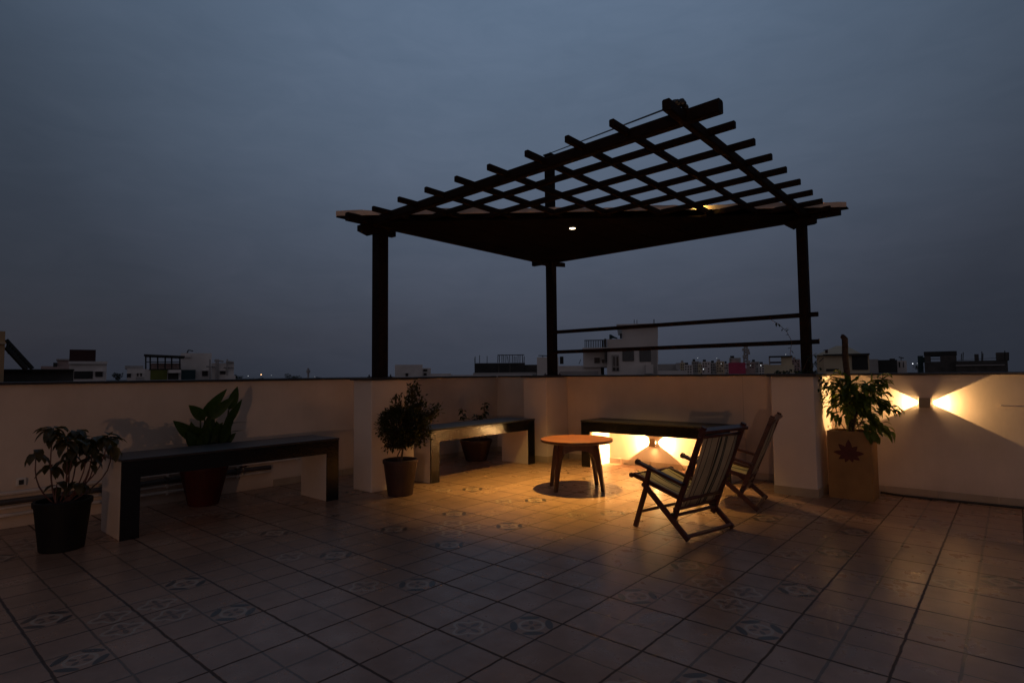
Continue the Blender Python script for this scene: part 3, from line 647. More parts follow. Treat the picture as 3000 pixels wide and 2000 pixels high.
# P5 square carved planter with coir pole and climbing plant
PX, PY, PW, PHh, PD = .288, 3.275, .345, .595, .285
pl = thing('square_planter', 'tall square sandstone planter with a carved pointed-leaf motif on the front', 'planter', (PX+PW/2, PY+PW/2, 0), R(0))
b = MB(); t_ = .028
prof = [(PX, PY, PX+PW, PY+PW)]
b.box(PX, PX+PW, PY, PY+t_, 0, PHh); b.box(PX, PX+PW, PY+PD-t_, PY+PD, 0, PHh); b.box(PX, PX+t_, PY+t_, PY+PD-t_, 0, PHh); b.box(PX+PW-t_, PX+PW, PY+t_, PY+PD-t_, 0, PHh)
b.build('planter_body', MT['planter'], pl)
MB().box(PX+t_, PX+PW-t_, PY+t_, PY+PD-t_, .3, PHh-.03).build('soil', MT['soil'], pl)
mo = MB(); mcx, mcz = PX+PW*.50, .400
for (ang, ln, wd) in ((90, .125, .052), (45, .098, .048), (135, .115, .050), (4, .118, .046), (176, .125, .044), (-32, .098, .044), (212, .098, .042), (-68, .080, .038), (248, .085, .038)):
    a = R(ang); dx, dz = math.cos(a), math.sin(a); pts = []
    for k in range(9):
        s_ = k/8; wv = wd/2*math.sin(math.pi*min(1, s_*.92+.08))**.9; pts.append((s_*ln, wv))
    poly = [(u, v) for u, v in pts]+[(u, -v) for u, v in pts[::-1]]
    pp = [(mcx+dx*u-dz*v, mcz+dz*u+dx*v) for u, v in poly]; o_y = .0015+.0002*abs(ang)/30
    mo.add([(x, PY-o_y, z) for x, z in pp]+[(x, PY+.001, z) for x, z in pp], [tuple(range(len(pp)))])
mo.build('carved_leaf_motif', MT['motif'], pl)
cp = thing('climbing_plant', 'leafy climbing plant tied to a tall coir pole, growing in the carved planter', 'potted plant', (.43, 3.47, PHh-.03))
po = MB(); pts = [Vector((.452+.004*math.sin(k), 3.46, .56+k*.062)) for k in range(15)]+[Vector((.452-.012, 3.46, 1.452)), Vector((.44, 3.46, 1.47))]
po.tube([Vector((p.x-.030*(p.z-.56), p.y, p.z)) for p in pts], [.026]*15+[.022, .010], 14); po.build('coir_pole', MT['coir'], cp, smooth=True)
st, lf = MB(), MB(); base = Vector((.44, 3.45, .57))
targets = []
random.seed(21)
for k in range(80):
    a = random.uniform(0, 2*math.pi); r_ = random.uniform(.03, .235); z = random.uniform(.74, 1.00)
    targets.append(Vector((.505+math.cos(a)*r_*.95, 3.40+math.sin(a)*r_*.42, z+.06*(1-r_/.2))))
targets += [Vector((.33+random.uniform(-.06, .05), 3.42+random.uniform(-.06, .06), random.uniform(.86, 1.10))) for k in range(7)]
targets += [Vector((.215+random.uniform(-.03, .07), 3.42+random.uniform(-.05, .05), random.uniform(.78, .93))) for k in range(5)]
targets += [Vector((.60+.022*k, 3.42, .90-.012*k)) for k in range(10)]+[Vector((.56+.012*k, 3.40, .80-.026*k)) for k in range(9)]+[Vector((.60+.020*k, 3.38, .74-.020*k)) for k in range(8)]
targets += [Vector((.60+.018*k, 3.45, .97+.014*k)) for k in range(7)]+[Vector((.47+random.uniform(-.1, .18), 3.45, random.uniform(.96, 1.04))) for k in range(10)]
targets += [Vector((.58+.02*random.random(), 3.30, .66-.025*k)) for k in range(5)]
for p in targets:
    b0 = Vector((.445+random.uniform(-.02, .05), 3.46+random.uniform(-.02, .02), random.uniform(.60, .80))) if random.random() < .3 else None
    if b0: st.tube(curve(b0, p, (0, 0, .04)), [.004]*4+[.0025]*4, 5)
    for j in range(5):
        q = p+rv(.028); out = (q-Vector((.45, 3.46, .86))); out.z *= .3
        lf.leaf(q, out.normalized()*.9+rv(.6)+Vector((0, 0, .1)), (0, 0, 1), random.uniform(.070, .115), random.uniform(.030, .044), droop=random.uniform(.8, 1.9), seg=4, fold=.2)
lf.leaf((.715, 3.44, 1.09), (.5, -.2, .5), (0, 0, 1), .10, .05, droop=2.0, seg=6); lf.leaf((.62, 3.44, 1.02), (.1, -.1, 1), (1, 0, 0), .10, .05, droop=.2, seg=5)
st.tube(curve((.50, 3.46, .62), (.72, 3.44, 1.09), (.05, 0, .06)), .0035, 5)
st.tube(curve((.42, 3.45, .57), (.34, 3.42, .80), (-.02, 0, 0)), .004, 6); st.tube(curve((.47, 3.45, .57), (.47, 3.44, .82), (.01, 0, 0)), .008, 6)
for k in range(26):      # thin sprigs at the planter rim
    x = random.uniform(.30, .60); p = Vector((x, 3.36+random.uniform(-.03, .1), .565)); q = p+Vector((random.uniform(-.05, .05), random.uniform(-.04, .04), random.uniform(.05, .17))); st.tube([p, p.lerp(q, .5), q], .0013, 4)
    for j in range(4): lf.leaf(p.lerp(q, .4+.2*j), rv(1)+Vector((0, 0, .3)), (0, 0, 1), .026, .014, droop=.5, seg=2)
st.build('stems', MT['bark'], cp); lf.build('foliage', MT['leaf_ficus'], cp, smooth=True)

# creeper at the foot of the right post
t = thing('creeper', 'thin leggy creeper climbing the right pergola post above the pier', 'plant', (.045, 3.40, PH))
st, lf = MB(), MB(); random.seed(5)
runs = [[(.10, 3.36, 1.12), (-.02, 3.36, 1.30), (.0, 3.36, 1.42), (-.05, 3.38, 1.52), (-.13, 3.40, 1.60), (-.20, 3.42, 1.645)], [(.08, 3.36, 1.12), (.14, 3.34, 1.25), (.22, 3.32, 1.30)], [(.12, 3.36, 1.14), (.22, 3.33, 1.12), (.27, 3.32, 1.0), (.33, 3.35, .90)], [(.12, 3.34, 1.12), (.20, 3.30, 1.19), (.25, 3.30, 1.27)], [(.06, 3.34, 1.12), (-.06, 3.33, 1.13), (-.16, 3.33, 1.125)]]
for r_ in runs:
    st.tube(r_, .0025, 5)
    for a, b in zip(r_, r_[1:]):
        for k in range(4 if r_ is not runs[0] else 2):
            p = Vector(a).lerp(Vector(b), random.random()); lf.leaf(p, rv(1), (0, 0, 1), random.uniform(.03, .045), random.uniform(.018, .028), droop=.8, seg=3)
for k in range(46):
    p = Vector((random.uniform(-.16, .26), random.uniform(3.25, 3.42), 1.115+random.uniform(0, .03))); lf.leaf(p, rv(1)+Vector((0, -.2, .1)), (0, 0, 1), random.uniform(.03, .05), random.uniform(.02, .03), droop=1., seg=3)
for k in range(10): lf.leaf((.245+random.uniform(-.015, .05), 3.30+random.uniform(-.1, .3), random.uniform(.93, 1.08)), (random.uniform(-.4, .4), 0, -1), (0, 1, 0), .04, .018, droop=.3, seg=3)
st.build('stems', MT['bark'], t); lf.build('foliage', MT['leaf_dark'], t, smooth=True)

# ================================================================== PIPES, SOCKETS, CABLE
def pipe(z, r, x, y1, m, label):
    t = MB(); y = -7.0; pts = [(x, y, z)]
    while y < y1: y += .6; pts.append((x+random.uniform(-.003, .003), min(y, y1), z+random.uniform(-.004, .004)))
    t.tube(pts, r, 12)
    for k in range(5):
        yb = -1.9+k*.62
        if yb < y1: t.box(XL+.001, x+r+.004, yb-.010, yb+.010, z-r-.004, z+r+.004)
    tag(t.build('water_pipe', m, smooth=False), label, 'pipe', 'pipes along the left parapet')
pipe(.262, .017, XL+.030, .62, MT['pipe'], 'uppermost pale water pipe along the foot of the left wall')
pipe(.205, .022, XL+.034, .30, MT['pipedark'], 'thick dark water pipe just below the uppermost pale pipe')
pipe(.160, .013, XL+.030, .30, MT['pipe'], 'thin pale water pipe third from the top along the left wall')
pipe(.100, .015, XL+.030, -.2, MT['pipe'], 'lowest pale water pipe, close to the floor along the left wall')
t = thing('pipe_valve', 'small valve rising from the pipes between the near bench and its far leg', 'valve', (XL+.04, .02, .21))
MB().tube([(XL+.04, .02, .16), (XL+.04, .02, .235)], .010, 8).build('valve_stem', MT['metal'], t)
MB().tube([(XL+.04, -.01, .245), (XL+.04, .05, .245)], .009, 8).build('valve_handle', MT['potred'], t)
t = thing('socket_box', 'small cream socket box low on the left wall at the picture edge', 'socket', (XL, -1.675, .34))
MB().box(XL+.001, XL+.030, -1.705, -1.645, .312, .370).build('box', MT['whiteplastic'], t, bevel=.004)
MB().box(XL+.030, XL+.034, -1.690, -1.660, .322, .358).build('switch', MT['black'], t)
c = MB(); c.tube([(.62, 3.735, .010), (.66, 3.72, .009), (.80, 3.685, .008), (1.0, 3.69, .009), (1.25, 3.71, .008), (1.6, 3.725, .010), (2.2, 3.73, .008), (3.2, 3.72, .008)], .0095, 8)
tag(c.build('power_cable', MT['black'], smooth=True), 'black cable lying along the foot of the right wall', 'cable')
c = MB(); c.leaf((-2.63, .03, .004), (1, .5, 0), (0, 0, 1), .05, .022, droop=0)
c.leaf((-2.60, .05, .006), (.6, 1, .1), (0, 0, 1), .04, .020, droop=0)
tag(c.build('fallen_leaf', MT['bark']), 'small dry dark leaf lying on the tiles in front of the near bench', 'leaf')
for (x, y) in ((-2.40, 2.95), (-2.30, 2.84), (1.06, 3.66)):
    c = MB(); c.leaf((x, y, .004), (1, .4, 0), (0, 0, 1), .03, .018, droop=0); tag(c.build('fallen_leaf', MT['bark']), {-2.40: 'tiny dry leaf near the corner pier, the farther one', -2.30: 'tiny dry leaf near the corner pier, the nearer one', 1.06: 'tiny dry leaf beside the black cable under the right wall lamp'}[x], 'leaf', 'fallen leaves')

# ================================================================== CITY BEYOND THE PARAPET
CM = {'white': mat('far_white', (.66, .62, .59), .8, .12, .6, coords='Object'), 'cream': mat('far_cream', (.60, .50, .34), .8, .12, .6), 'tan': mat('far_tan', (.46, .36, .24), .8, .1, .6),
      'grey': mat('far_grey', (.36, .34, .33), .8, .15, .8), 'dark': mat('far_dark', (.028, .028, .028), .8, .3, 1), 'glass': mat('far_glass', (.015, .016, .02), .3, .2, 1), 'shutter': mat('far_shutter', (.10, .10, .10), .6, .2, 3, vscale=(6, 1, 1)),
      'maroon': mat('far_maroon', (.04, .010, .010), .8, .2, 1), 'green': mat('far_green', (.12, .14, .02), .8, .2, 1), 'teal': mat('far_teal', (.02, .06, .065), .7, .2, 1), 'pink': mat('far_pink', (.50, .06, .13), .8, .1, 1),
      'pinkish': mat('far_pinkish', (.40, .30, .28), .8, .15, 1), 'orange': mat('near_orange_wall', (.40, .27, .15), .8, .12, 1), 'tree': mat('far_tree', (.020, .030, .016), .9, .5, 1.5), 'conc': mat('raw_concrete', (.075, .07, .065), .9, .25, 2)}
class Far:
    """a far building: u runs across (metres), v away, z up; front faces the viewer's bearing"""
    def __init__(s, name, label, cat, cx, dep, turn=0, group=None):
        s.dep = dep; s.cx = cx; p = at(cx, 1094, dep); s.o = Vector((p.x, p.y, 0)); d = (s.o-Vector((CAM.x, CAM.y, 0))); d.z = 0; s.dist = d.length; d.normalize()
        s.away = (Matrix.Rotation(R(turn), 3, 'Z') @ d); s.acr = Vector((s.away.y, -s.away.x, 0)); s.t = thing(name, label, cat, (s.o.x, s.o.y, ZG), 0, group)
        s.d0 = d
    def uz(s, px, py, v=0):      # picture bearing -> across and height on the front plane set back by v
        pl = s.o+s.away*v; r = FWD+RT*((px-1500)/FPX)+UP*((1000-py)/FPX)
        k = (pl-CAM).dot(s.away)/r.dot(s.away); q = CAM+r*k; return (q-s.o).dot(s.acr), q.z
    def P(s, u, v, z): return s.o+s.acr*u+s.away*v+Vector((0, 0, z))
    def blk(s, name, m, px0, px1, py0, py1=None, v0=0, v1=8, par=None, zb=None, lab=None):
        u0, zt = s.uz((px0), py0, v0); u1, _ = s.uz(px1, py0, v0); z0 = (ZG if py1 is None else s.uz((px0+px1)/2, py1, v0)[1]) if zb is None else zb
        zt = (zt+s.uz(px1, py0, v0)[1])/2
        mb = MB(); vs = [s.P(u, v, z) for z in (z0, zt) for u, v in ((u0, v0), (u1, v0), (u1, v1), (u0, v1))]
        mb.add(vs, [(3, 2, 1, 0), (4, 5, 6, 7), (0, 1, 5, 4), (1, 2, 6, 5), (2, 3, 7, 6), (3, 0, 4, 7)])
        o = mb.build(name, CM[m], par or s.t)
        if lab: o['label'] = lab
        return o
    def win(s, px0, px1, py0, py1, v=0, m='glass', name='window', par=None, sill=True):
        o = s.blk(name, m, px0, px1, py0, py1, v-.05, v+.02, par)
        if sill:
            g_ = .8; s.blk('lintel', 'white', px0-g_*2, px1+g_*2, py0-1.6, py0, v-.35, v+.02, o)
        return o
    def line(s, mb, px0, py0, px1, py1, r=.04, v=0):
        a, b = s.uz(px0, py0, v), s.uz(px1, py1, v); mb.tube([s.P(a[0], v, a[1]), s.P(b[0], v, b[1])], r, 5)

B = Far('stair_tower', 'orange-tinted plastered tower cut by the left picture edge', 'building', -40, 12)
B.blk('tower_wall', 'orange', -130, 16, 968, v1=3); B.blk('cornice', 'tan', -132, 18, 1000, 1006, -.06, 0)
B = Far('metal_staircase', 'dark steel staircase leaning down from the plastered tower at far left', 'staircase', 55, 13)
m = MB(); B.line(m, 18, 1016, 78, 1082, .055); B.line(m, 18, 995, 96, 1080, .05, .5); B.line(m, 24, 1032, 40, 1040, .03)
for k in range(9): B.line(m, 20+k*8.2, 1018+k*7.6, 24+k*8.4, 1001+k*8.6, .02, .1)
m.build('stringers', CM['dark'], B.t)
B = Far('roof_shed', 'long low dark shed roof on the neighbouring terrace at left', 'shed', 110, 15)
B.blk('shed_wall', 'conc', 8, 216, 1084, v1=3); B.blk('roof_edge', 'dark', 6, 218, 1081, 1085, -.15, 3.1)
B = Far('house', 'white flat house topped by a dark maroon water-tank room', 'building', 255, 38)
B.blk('wall', 'white', 203, 313, 1058, v1=8); B.blk('tank_room', 'maroon', 204, 281, 1024, 1057.5, .6, 5); B.win(217, 272, 1087, 1109, m='dark', name='door', sill=False); B.win(279, 301, 1088, 1103); B.blk('parapet_band', 'white', 201, 315, 1058, 1066, -.15, 0)
B = Far('house', 'small pinkish rooftop room left of the maroon tank room', 'building', 172, 60)
B.blk('wall', 'pinkish', 120, 203, 1072, v1=8); B.blk('rooftop_room', 'pinkish', 168, 203, 1056, 1072, 1, 5); B.blk('water_tank', 'dark', 156, 168, 1062, 1075, 0, 1.5); B.blk('slab', 'grey', 165, 205, 1051, 1055, .8, 5)
B = Far('house', 'pale low building under two roof lines, left of the green door', 'building', 400, 80)
B.blk('wall', 'white', 372, 428, 1080, v1=10); B.blk('upper_storey', 'grey', 366, 420, 1071, 1080, 2, 10); B.win(372, 384, 1094, 1105); B.win(401, 406, 1093, 1102); B.win(411, 416, 1093, 1102); B.blk('porch', 'grey', 398, 428, 1104, 1120, -.5, 0)
B = Far('house', 'terrace house with thin dark canopy roof over a green door', 'building', 480, 42)
B.blk('wall', 'white', 424, 531, 1081, v1=9); m = MB()
B.blk('rooftop_wall', 'pinkish', 442, 530, 1064, 1081, 1.0, 2); B.blk('green_door', 'green', 441, 490, 1083, 1112, -.06, 0); B.blk('door_frame', 'dark', 437, 531, 1080, 1083, -.1, 0); B.blk('awning', 'white', 494, 531, 1083, 1092, -.5, -.11); B.blk('dark_door', 'dark', 492, 523, 1092, 1111, -.06, 0)
for x in (427, 440, 462, 484, 503, 527): B.line(m, x, 1044, x, 1081, .05, .3)
B.line(m, 427, 1060, 527, 1060, .03, .3); m.build('canopy_posts', CM['dark'], B.t)
m = MB(); a, b = B.uz(422, 1042.5), B.uz(541, 1047.5); m.add([B.P(u, v, z+dz) for dz in (0, .12) for u, v, z in ((a[0], -.4, a[1]), (b[0], -.4, b[1]), (b[0], 3, b[1]), (a[0], 3, a[1]))], [(0, 1, 2, 3), (4, 5, 6, 7), (0, 1, 5, 4), (1, 2, 6, 5), (2, 3, 7, 6), (3, 0, 4, 7)]); m.build('canopy_roof', CM['dark'], B.t)
B = Far('house', 'pale block with teal shade net beside the canopy house', 'building', 576, 47)
B.blk('wall', 'white', 530, 620, 1034, v1=9); B.blk('shade_net', 'teal', 531, 573, 1083, 1111, -.9, -.05); B.win(592, 609, 1086, 1101); B.blk('parapet_band', 'white', 528, 560, 1040, 1046, -.2, 0); m = MB(); B.line(m, 548, 1034, 552, 1025, .05, 1); B.line(m, 552, 1025, 566, 1028, .04, 1); m.build('roof_frame', CM['dark'], B.t)
B = Far('house', 'pale building with vertical drain pipes and thin roof frames', 'building', 652, 46)
B.blk('wall', 'white', 620, 686, 1063, v1=9); B.win(645, 661, 1086, 1096); m = MB()
for x in (615, 633, 639, 666): B.line(m, x, 1052, x, 1112, .06, -.2)
B.line(m, 604, 1073, 632, 1073, .06, -.2); B.line(m, 628, 1055, 655, 1058, .07, -.2); B.line(m, 662, 1059, 685, 1061, .09, -.2); B.line(m, 655, 1076, 685, 1076, .06, -.2); m.build('pipes', CM['grey'], B.t); B.blk('parapet', 'white', 660, 690, 1100, v0=-.6, v1=0)
B = Far('house', 'plain white box building right of the left pergola post', 'building', 1205, 90)
B.blk('wall', 'white', 1157, 1238, 1068, v1=10); B.blk('annexe', 'white', 1236, 1262, 1078, v0=1, v1=9); B.win(1188, 1196, 1093, 1102); B.win(1240, 1252, 1081, 1088); B.win(1241, 1250, 1092, 1100)
B = Far('house', 'very low pale roof beside the plain white box building', 'building', 1290, 110)
B.blk('wall', 'white', 1262, 1322, 1094, v1=10); B.blk('wall', 'white', 1322, 1388, 1098, v1=10, v0=3)
B = Far('unfinished_building', 'dark unfinished building with a cage of bare rebar on its roof', 'building', 1470, 70)
B.blk('wall', 'dark', 1390, 1538, 1063, v1=14); B.blk('slab', 'grey', 1386, 1572, 1091, 1098, -.6, 0); B.blk('side_wing', 'conc', 1538, 1574, 1068, v0=2, v1=12); B.blk('column', 'conc', 1459, 1463, 1066, 1092, -.15, 0); B.blk('column', 'conc', 1492, 1496, 1066, 1092, -.15, 0); B.blk('base_wall', 'white', 1384, 1560, 1098, v0=-.9, v1=-.6)
m = MB()
for x in range(1458, 1537, 6): B.line(m, x+random.uniform(-1, 1), 1062, x+random.uniform(-1, 1), 1040+random.uniform(-2, 4), .05, random.uniform(0, 2))
for x in (1391, 1392, 1405, 1427): B.line(m, x, 1063, x, 1040+random.uniform(0, 10), .04, 0)
B.line(m, 1458, 1040, 1536, 1039, .05, 1); m.build('rebar', CM['dark'], B.t)
B = Far('house', 'white stair block behind the mast post', 'building', 1592, 40)
B.blk('wall', 'white', 1573, 1636, 1046, v1=6); m = MB(); B.line(m, 1577, 1041, 1603, 1042, .03); B.line(m, 1590, 1046, 1590, 1041, .03); m.build('antenna', CM['dark'], B.t)
B = Far('big_white_house', 'big white flat-roofed house with tall twin window, seen between the guard rails', 'building', 1830, 36)
B.blk('wall', 'white', 1778, 1927, 1060, v1=10); B.blk('wall', 'white', 1778, 1927, 992, 1060, .01, 10); B.blk('upper_storey', 'white', 1822, 1927, 952, 992, .03, 9); B.blk('roof_slab', 'white', 1806, 1933, 948, 952, -.35, 9.3)
w_ = B.blk('twin_window', 'grey', 1792, 1813, 1039, 1087, -.04, .02)
for r_ in ((1797, 1800.5, 1044, 1072), (1806, 1811, 1044, 1072), (1795, 1803, 1076, 1085), (1806, 1813, 1076, 1085)): B.blk('pane', 'glass', *r_, -.08, -.04, w_)
B.win(1823, 1857, 1028, 1057, m='shutter', name='shutter', sill=False); B.win(1873, 1907, 1026, 1059, m='shutter', name='shutter', sill=False); B.blk('recess', 'grey', 1907, 1924, 1026, 1093, -.05, .0); B.blk('stair_box', 'white', 1892, 1914, 1067, 1094, -1.2, -.06); B.blk('side_wing', 'white', 1708, 1778, 1022, 1075, .6, 8); B.blk('balcony_slab', 'white', 1706, 1778, 1018, 1023, -.3, 5)
B.blk('low_wing', 'white', 1636, 1760, 1071, v0=.8, v1=7); B.blk('plinth', 'grey', 1640, 1752, 1087, 1098, .7, .78); B.win(1741, 1757, 1047, 1063, v=.6); B.win(1763, 1769, 1052, 1063, v=.6); B.blk('pillar', 'conc', 1770, 1776, 992, 1062, -.2, .6); B.blk('wall_post', 'dark', 1640, 1650, 1044, 1066, .6, .78)
m = MB()
for x in range(1714, 1770, 5): B.line(m, x, 997, x, 1018, .025, .2)
B.line(m, 1712, 997, 1770, 996, .03, .2); B.line(m, 1765, 995, 1765, 1018, .05, .2); B.line(m, 1696, 1066, 1702, 1052, .02, 1); m.build('railing', CM['dark'], B.t)
m = MB(); a = B.uz(1784, 984); b = B.uz(1808, 984); m.tube([B.P(a[0], 1, a[1]), B.P(a[0]+.12, 1, a[1]), B.P((a[0]+b[0])/2, 1, a[1]-.02), B.P(b[0], 1, b[1]-.1)], [.17, .15, .07, .04], 12); m.build('loudspeaker', CM['teal'], B.t); B.blk('junction_box', 'dark', 1816, 1822, 977, 991, -.1, .1)
m = MB(); B.line(m, 1858, 948, 1858, 936, .02, 2); B.line(m, 1866, 948, 1866, 937, .02, 2); B.line(m, 1916, 948, 1916, 935, .03, 2); m.build('antenna', CM['dark'], B.t)
B = Far('house', 'low pale wall and roof right of the big white house', 'building', 1965, 60)
B.blk('wall', 'grey', 1926, 1988, 1066, v1=9); B.blk('lower_wall', 'white', 1926, 2010, 1085, v0=-2, v1=-.5); B.blk('roof_tank', 'grey', 1980, 1992, 1063, 1083, -1, 0)
# the dense far quarter
random.seed(11)
quarter = [(1992, 2012, 1062, 'cream'), (2004, 2030, 1068, 'white'), (2026, 2048, 1058, 'grey'), (2044, 2066, 1066, 'cream'), (2056, 2082, 1059, 'white'), (2080, 2104, 1062, 'grey'), (2098, 2122, 1058, 'cream'), (2120, 2136, 1064, 'white'), (2136, 2170, 1048, 'grey'), (2186, 2212, 1062, 'pinkish'), (2200, 2224, 1059, 'grey'), (2222, 2250, 1066, 'white'), (2318, 2345, 1052, 'pinkish')]
names = ['cream', 'white', 'grey', 'cream', 'white', 'grey', 'cream', 'white', 'tall grey', 'pinkish', 'grey', 'white', 'pinkish']
for i, (a, b, y, c_) in enumerate(quarter):
    dp = 170+random.uniform(-25, 60)
    lab = ['leftmost cream block of the far housing quarter', 'low white block next to the leftmost cream one in the far quarter', 'narrow grey block with rooftop tank in the far quarter', 'second cream block from the left in the far quarter', 'white block below two roof lamps in the far quarter', 'grey block just left of the third cream one in the far quarter', 'third cream block from the left in the far quarter', 'narrow white block touching the pink building on its left', 'taller grey block rising behind the pink building', 'pinkish block at the foot of the telecom tower', 'grey block right of the telecom tower', 'white block left of the cream frame house', 'pinkish block just behind the right pergola post'][i]
    B = Far('apartment_block', lab, 'building', (a+b)/2, dp, group='far housing quarter between the guard rails')
    B.blk('wall', c_, a, b, y, v1=14); nw = 3
    B.blk('roof_room', 'dark' if i % 3 else 'grey', a+3, a+3+(b-a)*.35, y-6, y, 2, 8)
    for r_ in range(4):
        for k in range(nw):
            x = a+2+(b-a-4)*(k+.15)/nw; yy = y+4+r_*7.5
            if random.random() < .85: B.win(x, x+(b-a)*.15, yy, yy+4, m='glass' if random.random() < .8 else 'maroon', sill=False)
B = Far('pink_building', 'bright pink building in the far quarter', 'building', 2160, 150); B.blk('wall', 'pink', 2134, 2184, 1062, v1=12); B.blk('side_wing', 'pinkish', 2184, 2208, 1078, v0=1, v1=10); B.blk('roof_room', 'pinkish', 2142, 2164, 1054, 1062, 2, 7)
B = Far('telecom_tower', 'lattice telecom tower rising behind the pink building', 'tower', 2185, 230); m = MB()
for x0, x1 in ((2179, 2182), (2191, 2188)): B.line(m, x0, 1075, x1, 1003, .35)
for k in range(8): B.line(m, 2179+k*.3, 1070-k*8.5, 2191-k*.3, 1062-k*8.5, .25); B.line(m, 2191-k*.3, 1070-k*8.5, 2179+k*.3, 1062-k*8.5, .25)
for x, y in ((2179, 1020), (2190, 1022), (2192, 1030), (2180, 1040)): B.line(m, x, y, x, y+8, .7)
m.build('lattice', CM['grey'], B.t)
B = Far('house', 'cream house with an open rooftop frame left of the right post', 'building', 2285, 62)
B.blk('wall', 'cream', 2238, 2326, 1068, v1=9); B.blk('stair_room', 'cream', 2288, 2320, 1044, 1068, .2, 5); B.blk('beam', 'dark', 2252, 2322, 1042, 1045, -.1, 3); B.blk('post', 'grey', 2252, 2256, 1045, 1068, 0, .4); B.blk('balcony_band', 'maroon', 2256, 2288, 1059, 1064, -.1, 0)
B = Far('tan_hall', 'big tan building with a low hipped roof behind the coir pole', 'building', 2460, 75); B.blk('wall', 'tan', 2392, 2530, 1040, v1=12)
m = MB(); a = B.uz(2390, 1040); b = B.uz(2532, 1040); c_ = B.uz(2450, 1012, 5); d_ = B.uz(2480, 1012, 5)
m.add([B.P(a[0], -.4, a[1]), B.P(b[0], -.4, b[1]), B.P(b[0], 12.4, b[1]), B.P(a[0], 12.4, a[1]), B.P(c_[0], 6, c_[1]), B.P(d_[0], 6, d_[1])], [(0, 1, 5, 4), (1, 2, 5), (2, 3, 4, 5), (3, 0, 4), (0, 3, 2, 1)]); m.build('roof', CM['tan'], B.t)
B = Far('house', 'cream house with a wide dark veranda opening right of the coir pole', 'building', 2480, 40); B.blk('wall', 'cream', 2413, 2546, 1040, v1=7); B.blk('veranda', 'dark', 2495, 2542, 1041, 1083, -.06, 0); B.blk('roof_slab', 'dark', 2411, 2548, 1036, 1040, -.3, 7.2); B.win(2420, 2458, 1080, 1087, sill=False)
m = MB(); B.line(m, 2412, 1026, 2426, 1024, .02); B.line(m, 2400, 1060, 2413, 1048, .03); m.build('bracket', CM['dark'], B.t); B.blk('rooftop_box', 'maroon', 2417, 2425, 1024, 1034, -.1, .2)
B = Far('house', 'dark low building with uneven roof right of the veranda house', 'building', 2600, 60); B.blk('wall', 'grey', 2546, 2572, 1052, v1=8); B.blk('dark_wing', 'dark', 2570, 2628, 1054, v0=.5, v1=8); B.blk('rooftop_box', 'dark', 2606, 2622, 1050, 1054, 1, 4)
B = Far('house', 'narrow pale building with rooftop aerials left of the teal sheet', 'building', 2642, 65); B.blk('wall', 'white', 2627, 2656, 1056, v1=8); B.win(2633, 2637, 1060, 1076, sill=False); B.win(2645, 2648, 1060, 1076, sill=False); m = MB(); B.line(m, 2633, 1046, 2648, 1049, .06, 1); B.line(m, 2640, 1056, 2640, 1047, .04, 1); m.build('aerial', CM['dark'], B.t)
B = Far('teal_sheet', 'teal sheet hoarding standing left of the raw concrete frame', 'hoarding', 2697, 50); B.blk('sheet', 'teal', 2688, 2704, 1042, 1075, v1=.3, zb=ZG); B.blk('sheet', 'teal', 2702, 2710, 1046, 1062, v0=-.2, v1=0)
B = Far('concrete_frame', 'dark unfinished concrete rooftop room with a see-through opening', 'building', 2755, 46)
B.blk('wall', 'conc', 2708, 2802, 1059, v1=5); B.blk('roof_slab', 'dark', 2706, 2803, 1029, 1041, 0, 5); B.blk('column', 'conc', 2708, 2726, 1041, 1059, 0, 1); B.blk('wall_panel', 'conc', 2754, 2802, 1041, 1059, 0, 5); B.blk('rail', 'dark', 2726, 2754, 1050, 1051.5, 0, .1)
B = Far('unfinished_terrace', 'long dark unfinished terrace wall with a stub column and corner tower', 'building', 2880, 44)
B.blk('wall', 'conc', 2800, 2952, 1056, v1=6); B.blk('ledge', 'grey', 2800, 2944, 1068, 1071, -.1, 0); B.blk('column', 'conc', 2854, 2867, 1037, 1056, 0, .6); B.blk('corner_tower', 'conc', 2918, 2954, 1032, 1056, 0, 2); m = MB()
for x in (2816, 2821, 2876, 2879, 2944, 2955): B.line(m, x, 1056, x+random.uniform(-1, 1), 1030+random.uniform(-4, 6), .03)
B.line(m, 2806, 1055, 2920, 1048, .012); m.build('rebar', CM['dark'], B.t)
B = Far('radio_mast', 'faint slender mast standing alone over the treeline', 'mast', 903, 300); m = MB(); B.line(m, 903, 1110, 903, 1078, .5); B.line(m, 903, 1092, 903, 1084, 1.0); m.build('pole', CM['grey'], B.t)

# ---- far trees: small crowns of leaf clumps
def far_tree(px, py, wpx, dep, label, n=420):
    B = Far('tree', label, 'tree', px, dep, group='dark trees on the horizon'); u, z = B.uz(px, py); hw = wpx/2/FPX*dep; hh = hw*.62; r_ = random.Random(px); f_ = MB(); c0 = B.P(u, 0, z-hh)
    lobes = [Vector((r_.uniform(-.75, .75)*hw, r_.uniform(-.5, .5)*hw, r_.uniform(-.6, .45)*hh)) for _ in range(9)]
    for k in range(n):
        l = lobes[k % 9]; v = Vector((r_.gauss(0, 1), r_.gauss(0, 1), r_.gauss(0, 1))).normalized()*r_.uniform(.2, .42)*hw; v.z *= .7; p = c0+l+v; s_ = hw*r_.uniform(.05, .10)
        a, b = Vector((r_.gauss(0, 1), r_.gauss(0, 1), r_.gauss(0, 1))).normalized()*s_, Vector((r_.gauss(0, 1), r_.gauss(0, 1), r_.gauss(0, 1))).normalized()*s_
        f_.add([p-a, p+b, p+a, p-b], [(0, 1, 2, 3)])
    f_.build('crown', CM['tree'], B.t); MB().tube([c0-Vector((0, 0, c0.z-ZG)), c0], [hw*.08, hw*.04], 7).build('trunk', MT['bark'], B.t)
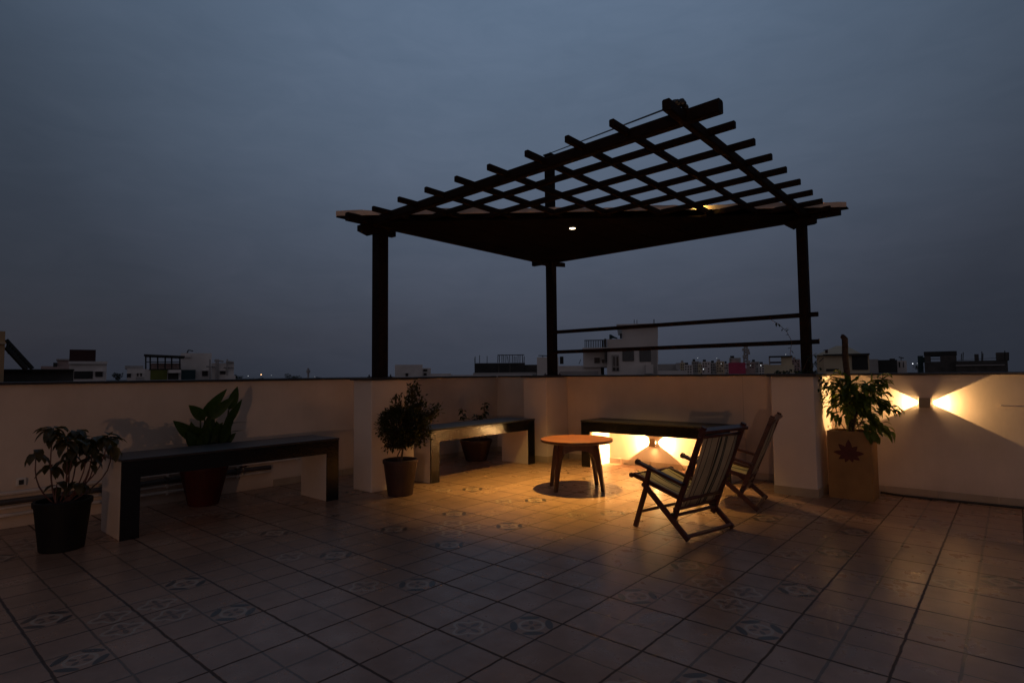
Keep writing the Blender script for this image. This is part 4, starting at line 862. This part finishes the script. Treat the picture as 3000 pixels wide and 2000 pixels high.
far_tree(697, 1095, 34, 90, 'dark tree right of the pale house with drain pipes')
far_tree(860, 1090, 46, 260, 'dark rounded tree on the horizon left of the slender mast')
far_tree(1040, 1100, 40, 300, 'small dark tree on the horizon just left of the left post')
far_tree(345, 1090, 40, 110, 'dark tree between the maroon tank house and the low pale building')
far_tree(2688, 1066, 30, 70, 'dark tree under the bright lamp by the teal sheet')
m = MB(); random.seed(3)
for k in range(170):
    px = 680+k*3.1+random.uniform(-2, 2); dp = random.uniform(420, 700); h_ = random.uniform(1, 8); p = at(px, 1094, dp); w_ = random.uniform(4, 12); d = Vector((p.x-CAM.x, p.y-CAM.y, 0)).normalized(); s_ = Vector((d.y, -d.x, 0)); z1 = ZG+random.uniform(4, 12)
    ps = [p-s_*w_-d*3, p+s_*w_-d*3, p+s_*w_+d*6, p-s_*w_+d*6]
    m.add([Vector((q.x, q.y, ZG)) for q in ps]+[Vector((p.x+(q.x-p.x)*random.uniform(.3, .9), p.y+(q.y-p.y)*random.uniform(.3, .9), z1+random.uniform(-1, 1))) for q in ps], [(0, 1, 5, 4), (1, 2, 6, 5), (2, 3, 7, 6), (3, 0, 4, 7), (4, 5, 6, 7)])
tag(m.build('far_treeline', mat('far_blue_green', (.03, .036, .045), .95, .3, .05)), 'far wooded skyline beyond the houses', 'woodland', kind='stuff')

# ---- lit lamps in the distance
def far_lamp(px, py, dep, col, st, label, r=1.1):
    r *= .85; st *= .8
    p = at(px, py, dep); rad = r/FPX*dep; t = thing('street_lamp', label, 'lamp', (p.x, p.y, ZG), group='lit lamps scattered over the city')
    MB().tube([(p.x, p.y, ZG), (p.x, p.y, p.z-rad)], rad*.25, 6).build('lamp_post', CM['grey'], t)
    MB().lathe([(.001, -rad), (rad*.7, -rad*.6), (rad, 0), (rad*.7, rad*.6), (.001, rad)], p, 10).build('lamp_head', emis('far_lamp_glow', col, st), t)
W_ = (.9, .95, 1); O_ = (1, .55, .25)
far_lamp(727, 1101, 200, W_, 1.0, 'white lamp on the horizon right of the drain pipe house'); far_lamp(765, 1097, 220, O_, 3.5, 'brightest orange lamp on the left horizon', 2.0); far_lamp(795, 1099, 260, W_, .45, 'faint white lamp right of the orange one'); far_lamp(922, 1103, 260, W_, .2, 'faintest pale lamp right of the slender mast', 1.2)
for (x, y, s_, lb) in ((2044, 1048, .7, 'white lamp above the narrow grey block of the far quarter'), (2061, 1081, 1.6, 'bright white lamp low in the far quarter left of the pink building'), (2100, 1049, .5, 'pale lamp above the third cream block'), (2113, 1065, 1.0, 'lamp just left of the pink building'), (2199, 1070, .9, 'lamp right of the telecom tower'), (2229, 1070, 1.6, 'bright lamp in front of the white block by the cream frame house'), (2302, 1038, .7, 'lamp over the stair room of the cream frame house'), (2674, 1065, 3.0, 'brightest white lamp right of the coir pole'), (2687, 1064, .5, 'faint lamp beside the brightest one on the right')):
    far_lamp(x, y, 55 if x > 2600 else 60 if x > 2290 else 140, W_, s_, lb, 1.5 if s_ > 1 else 1.1)
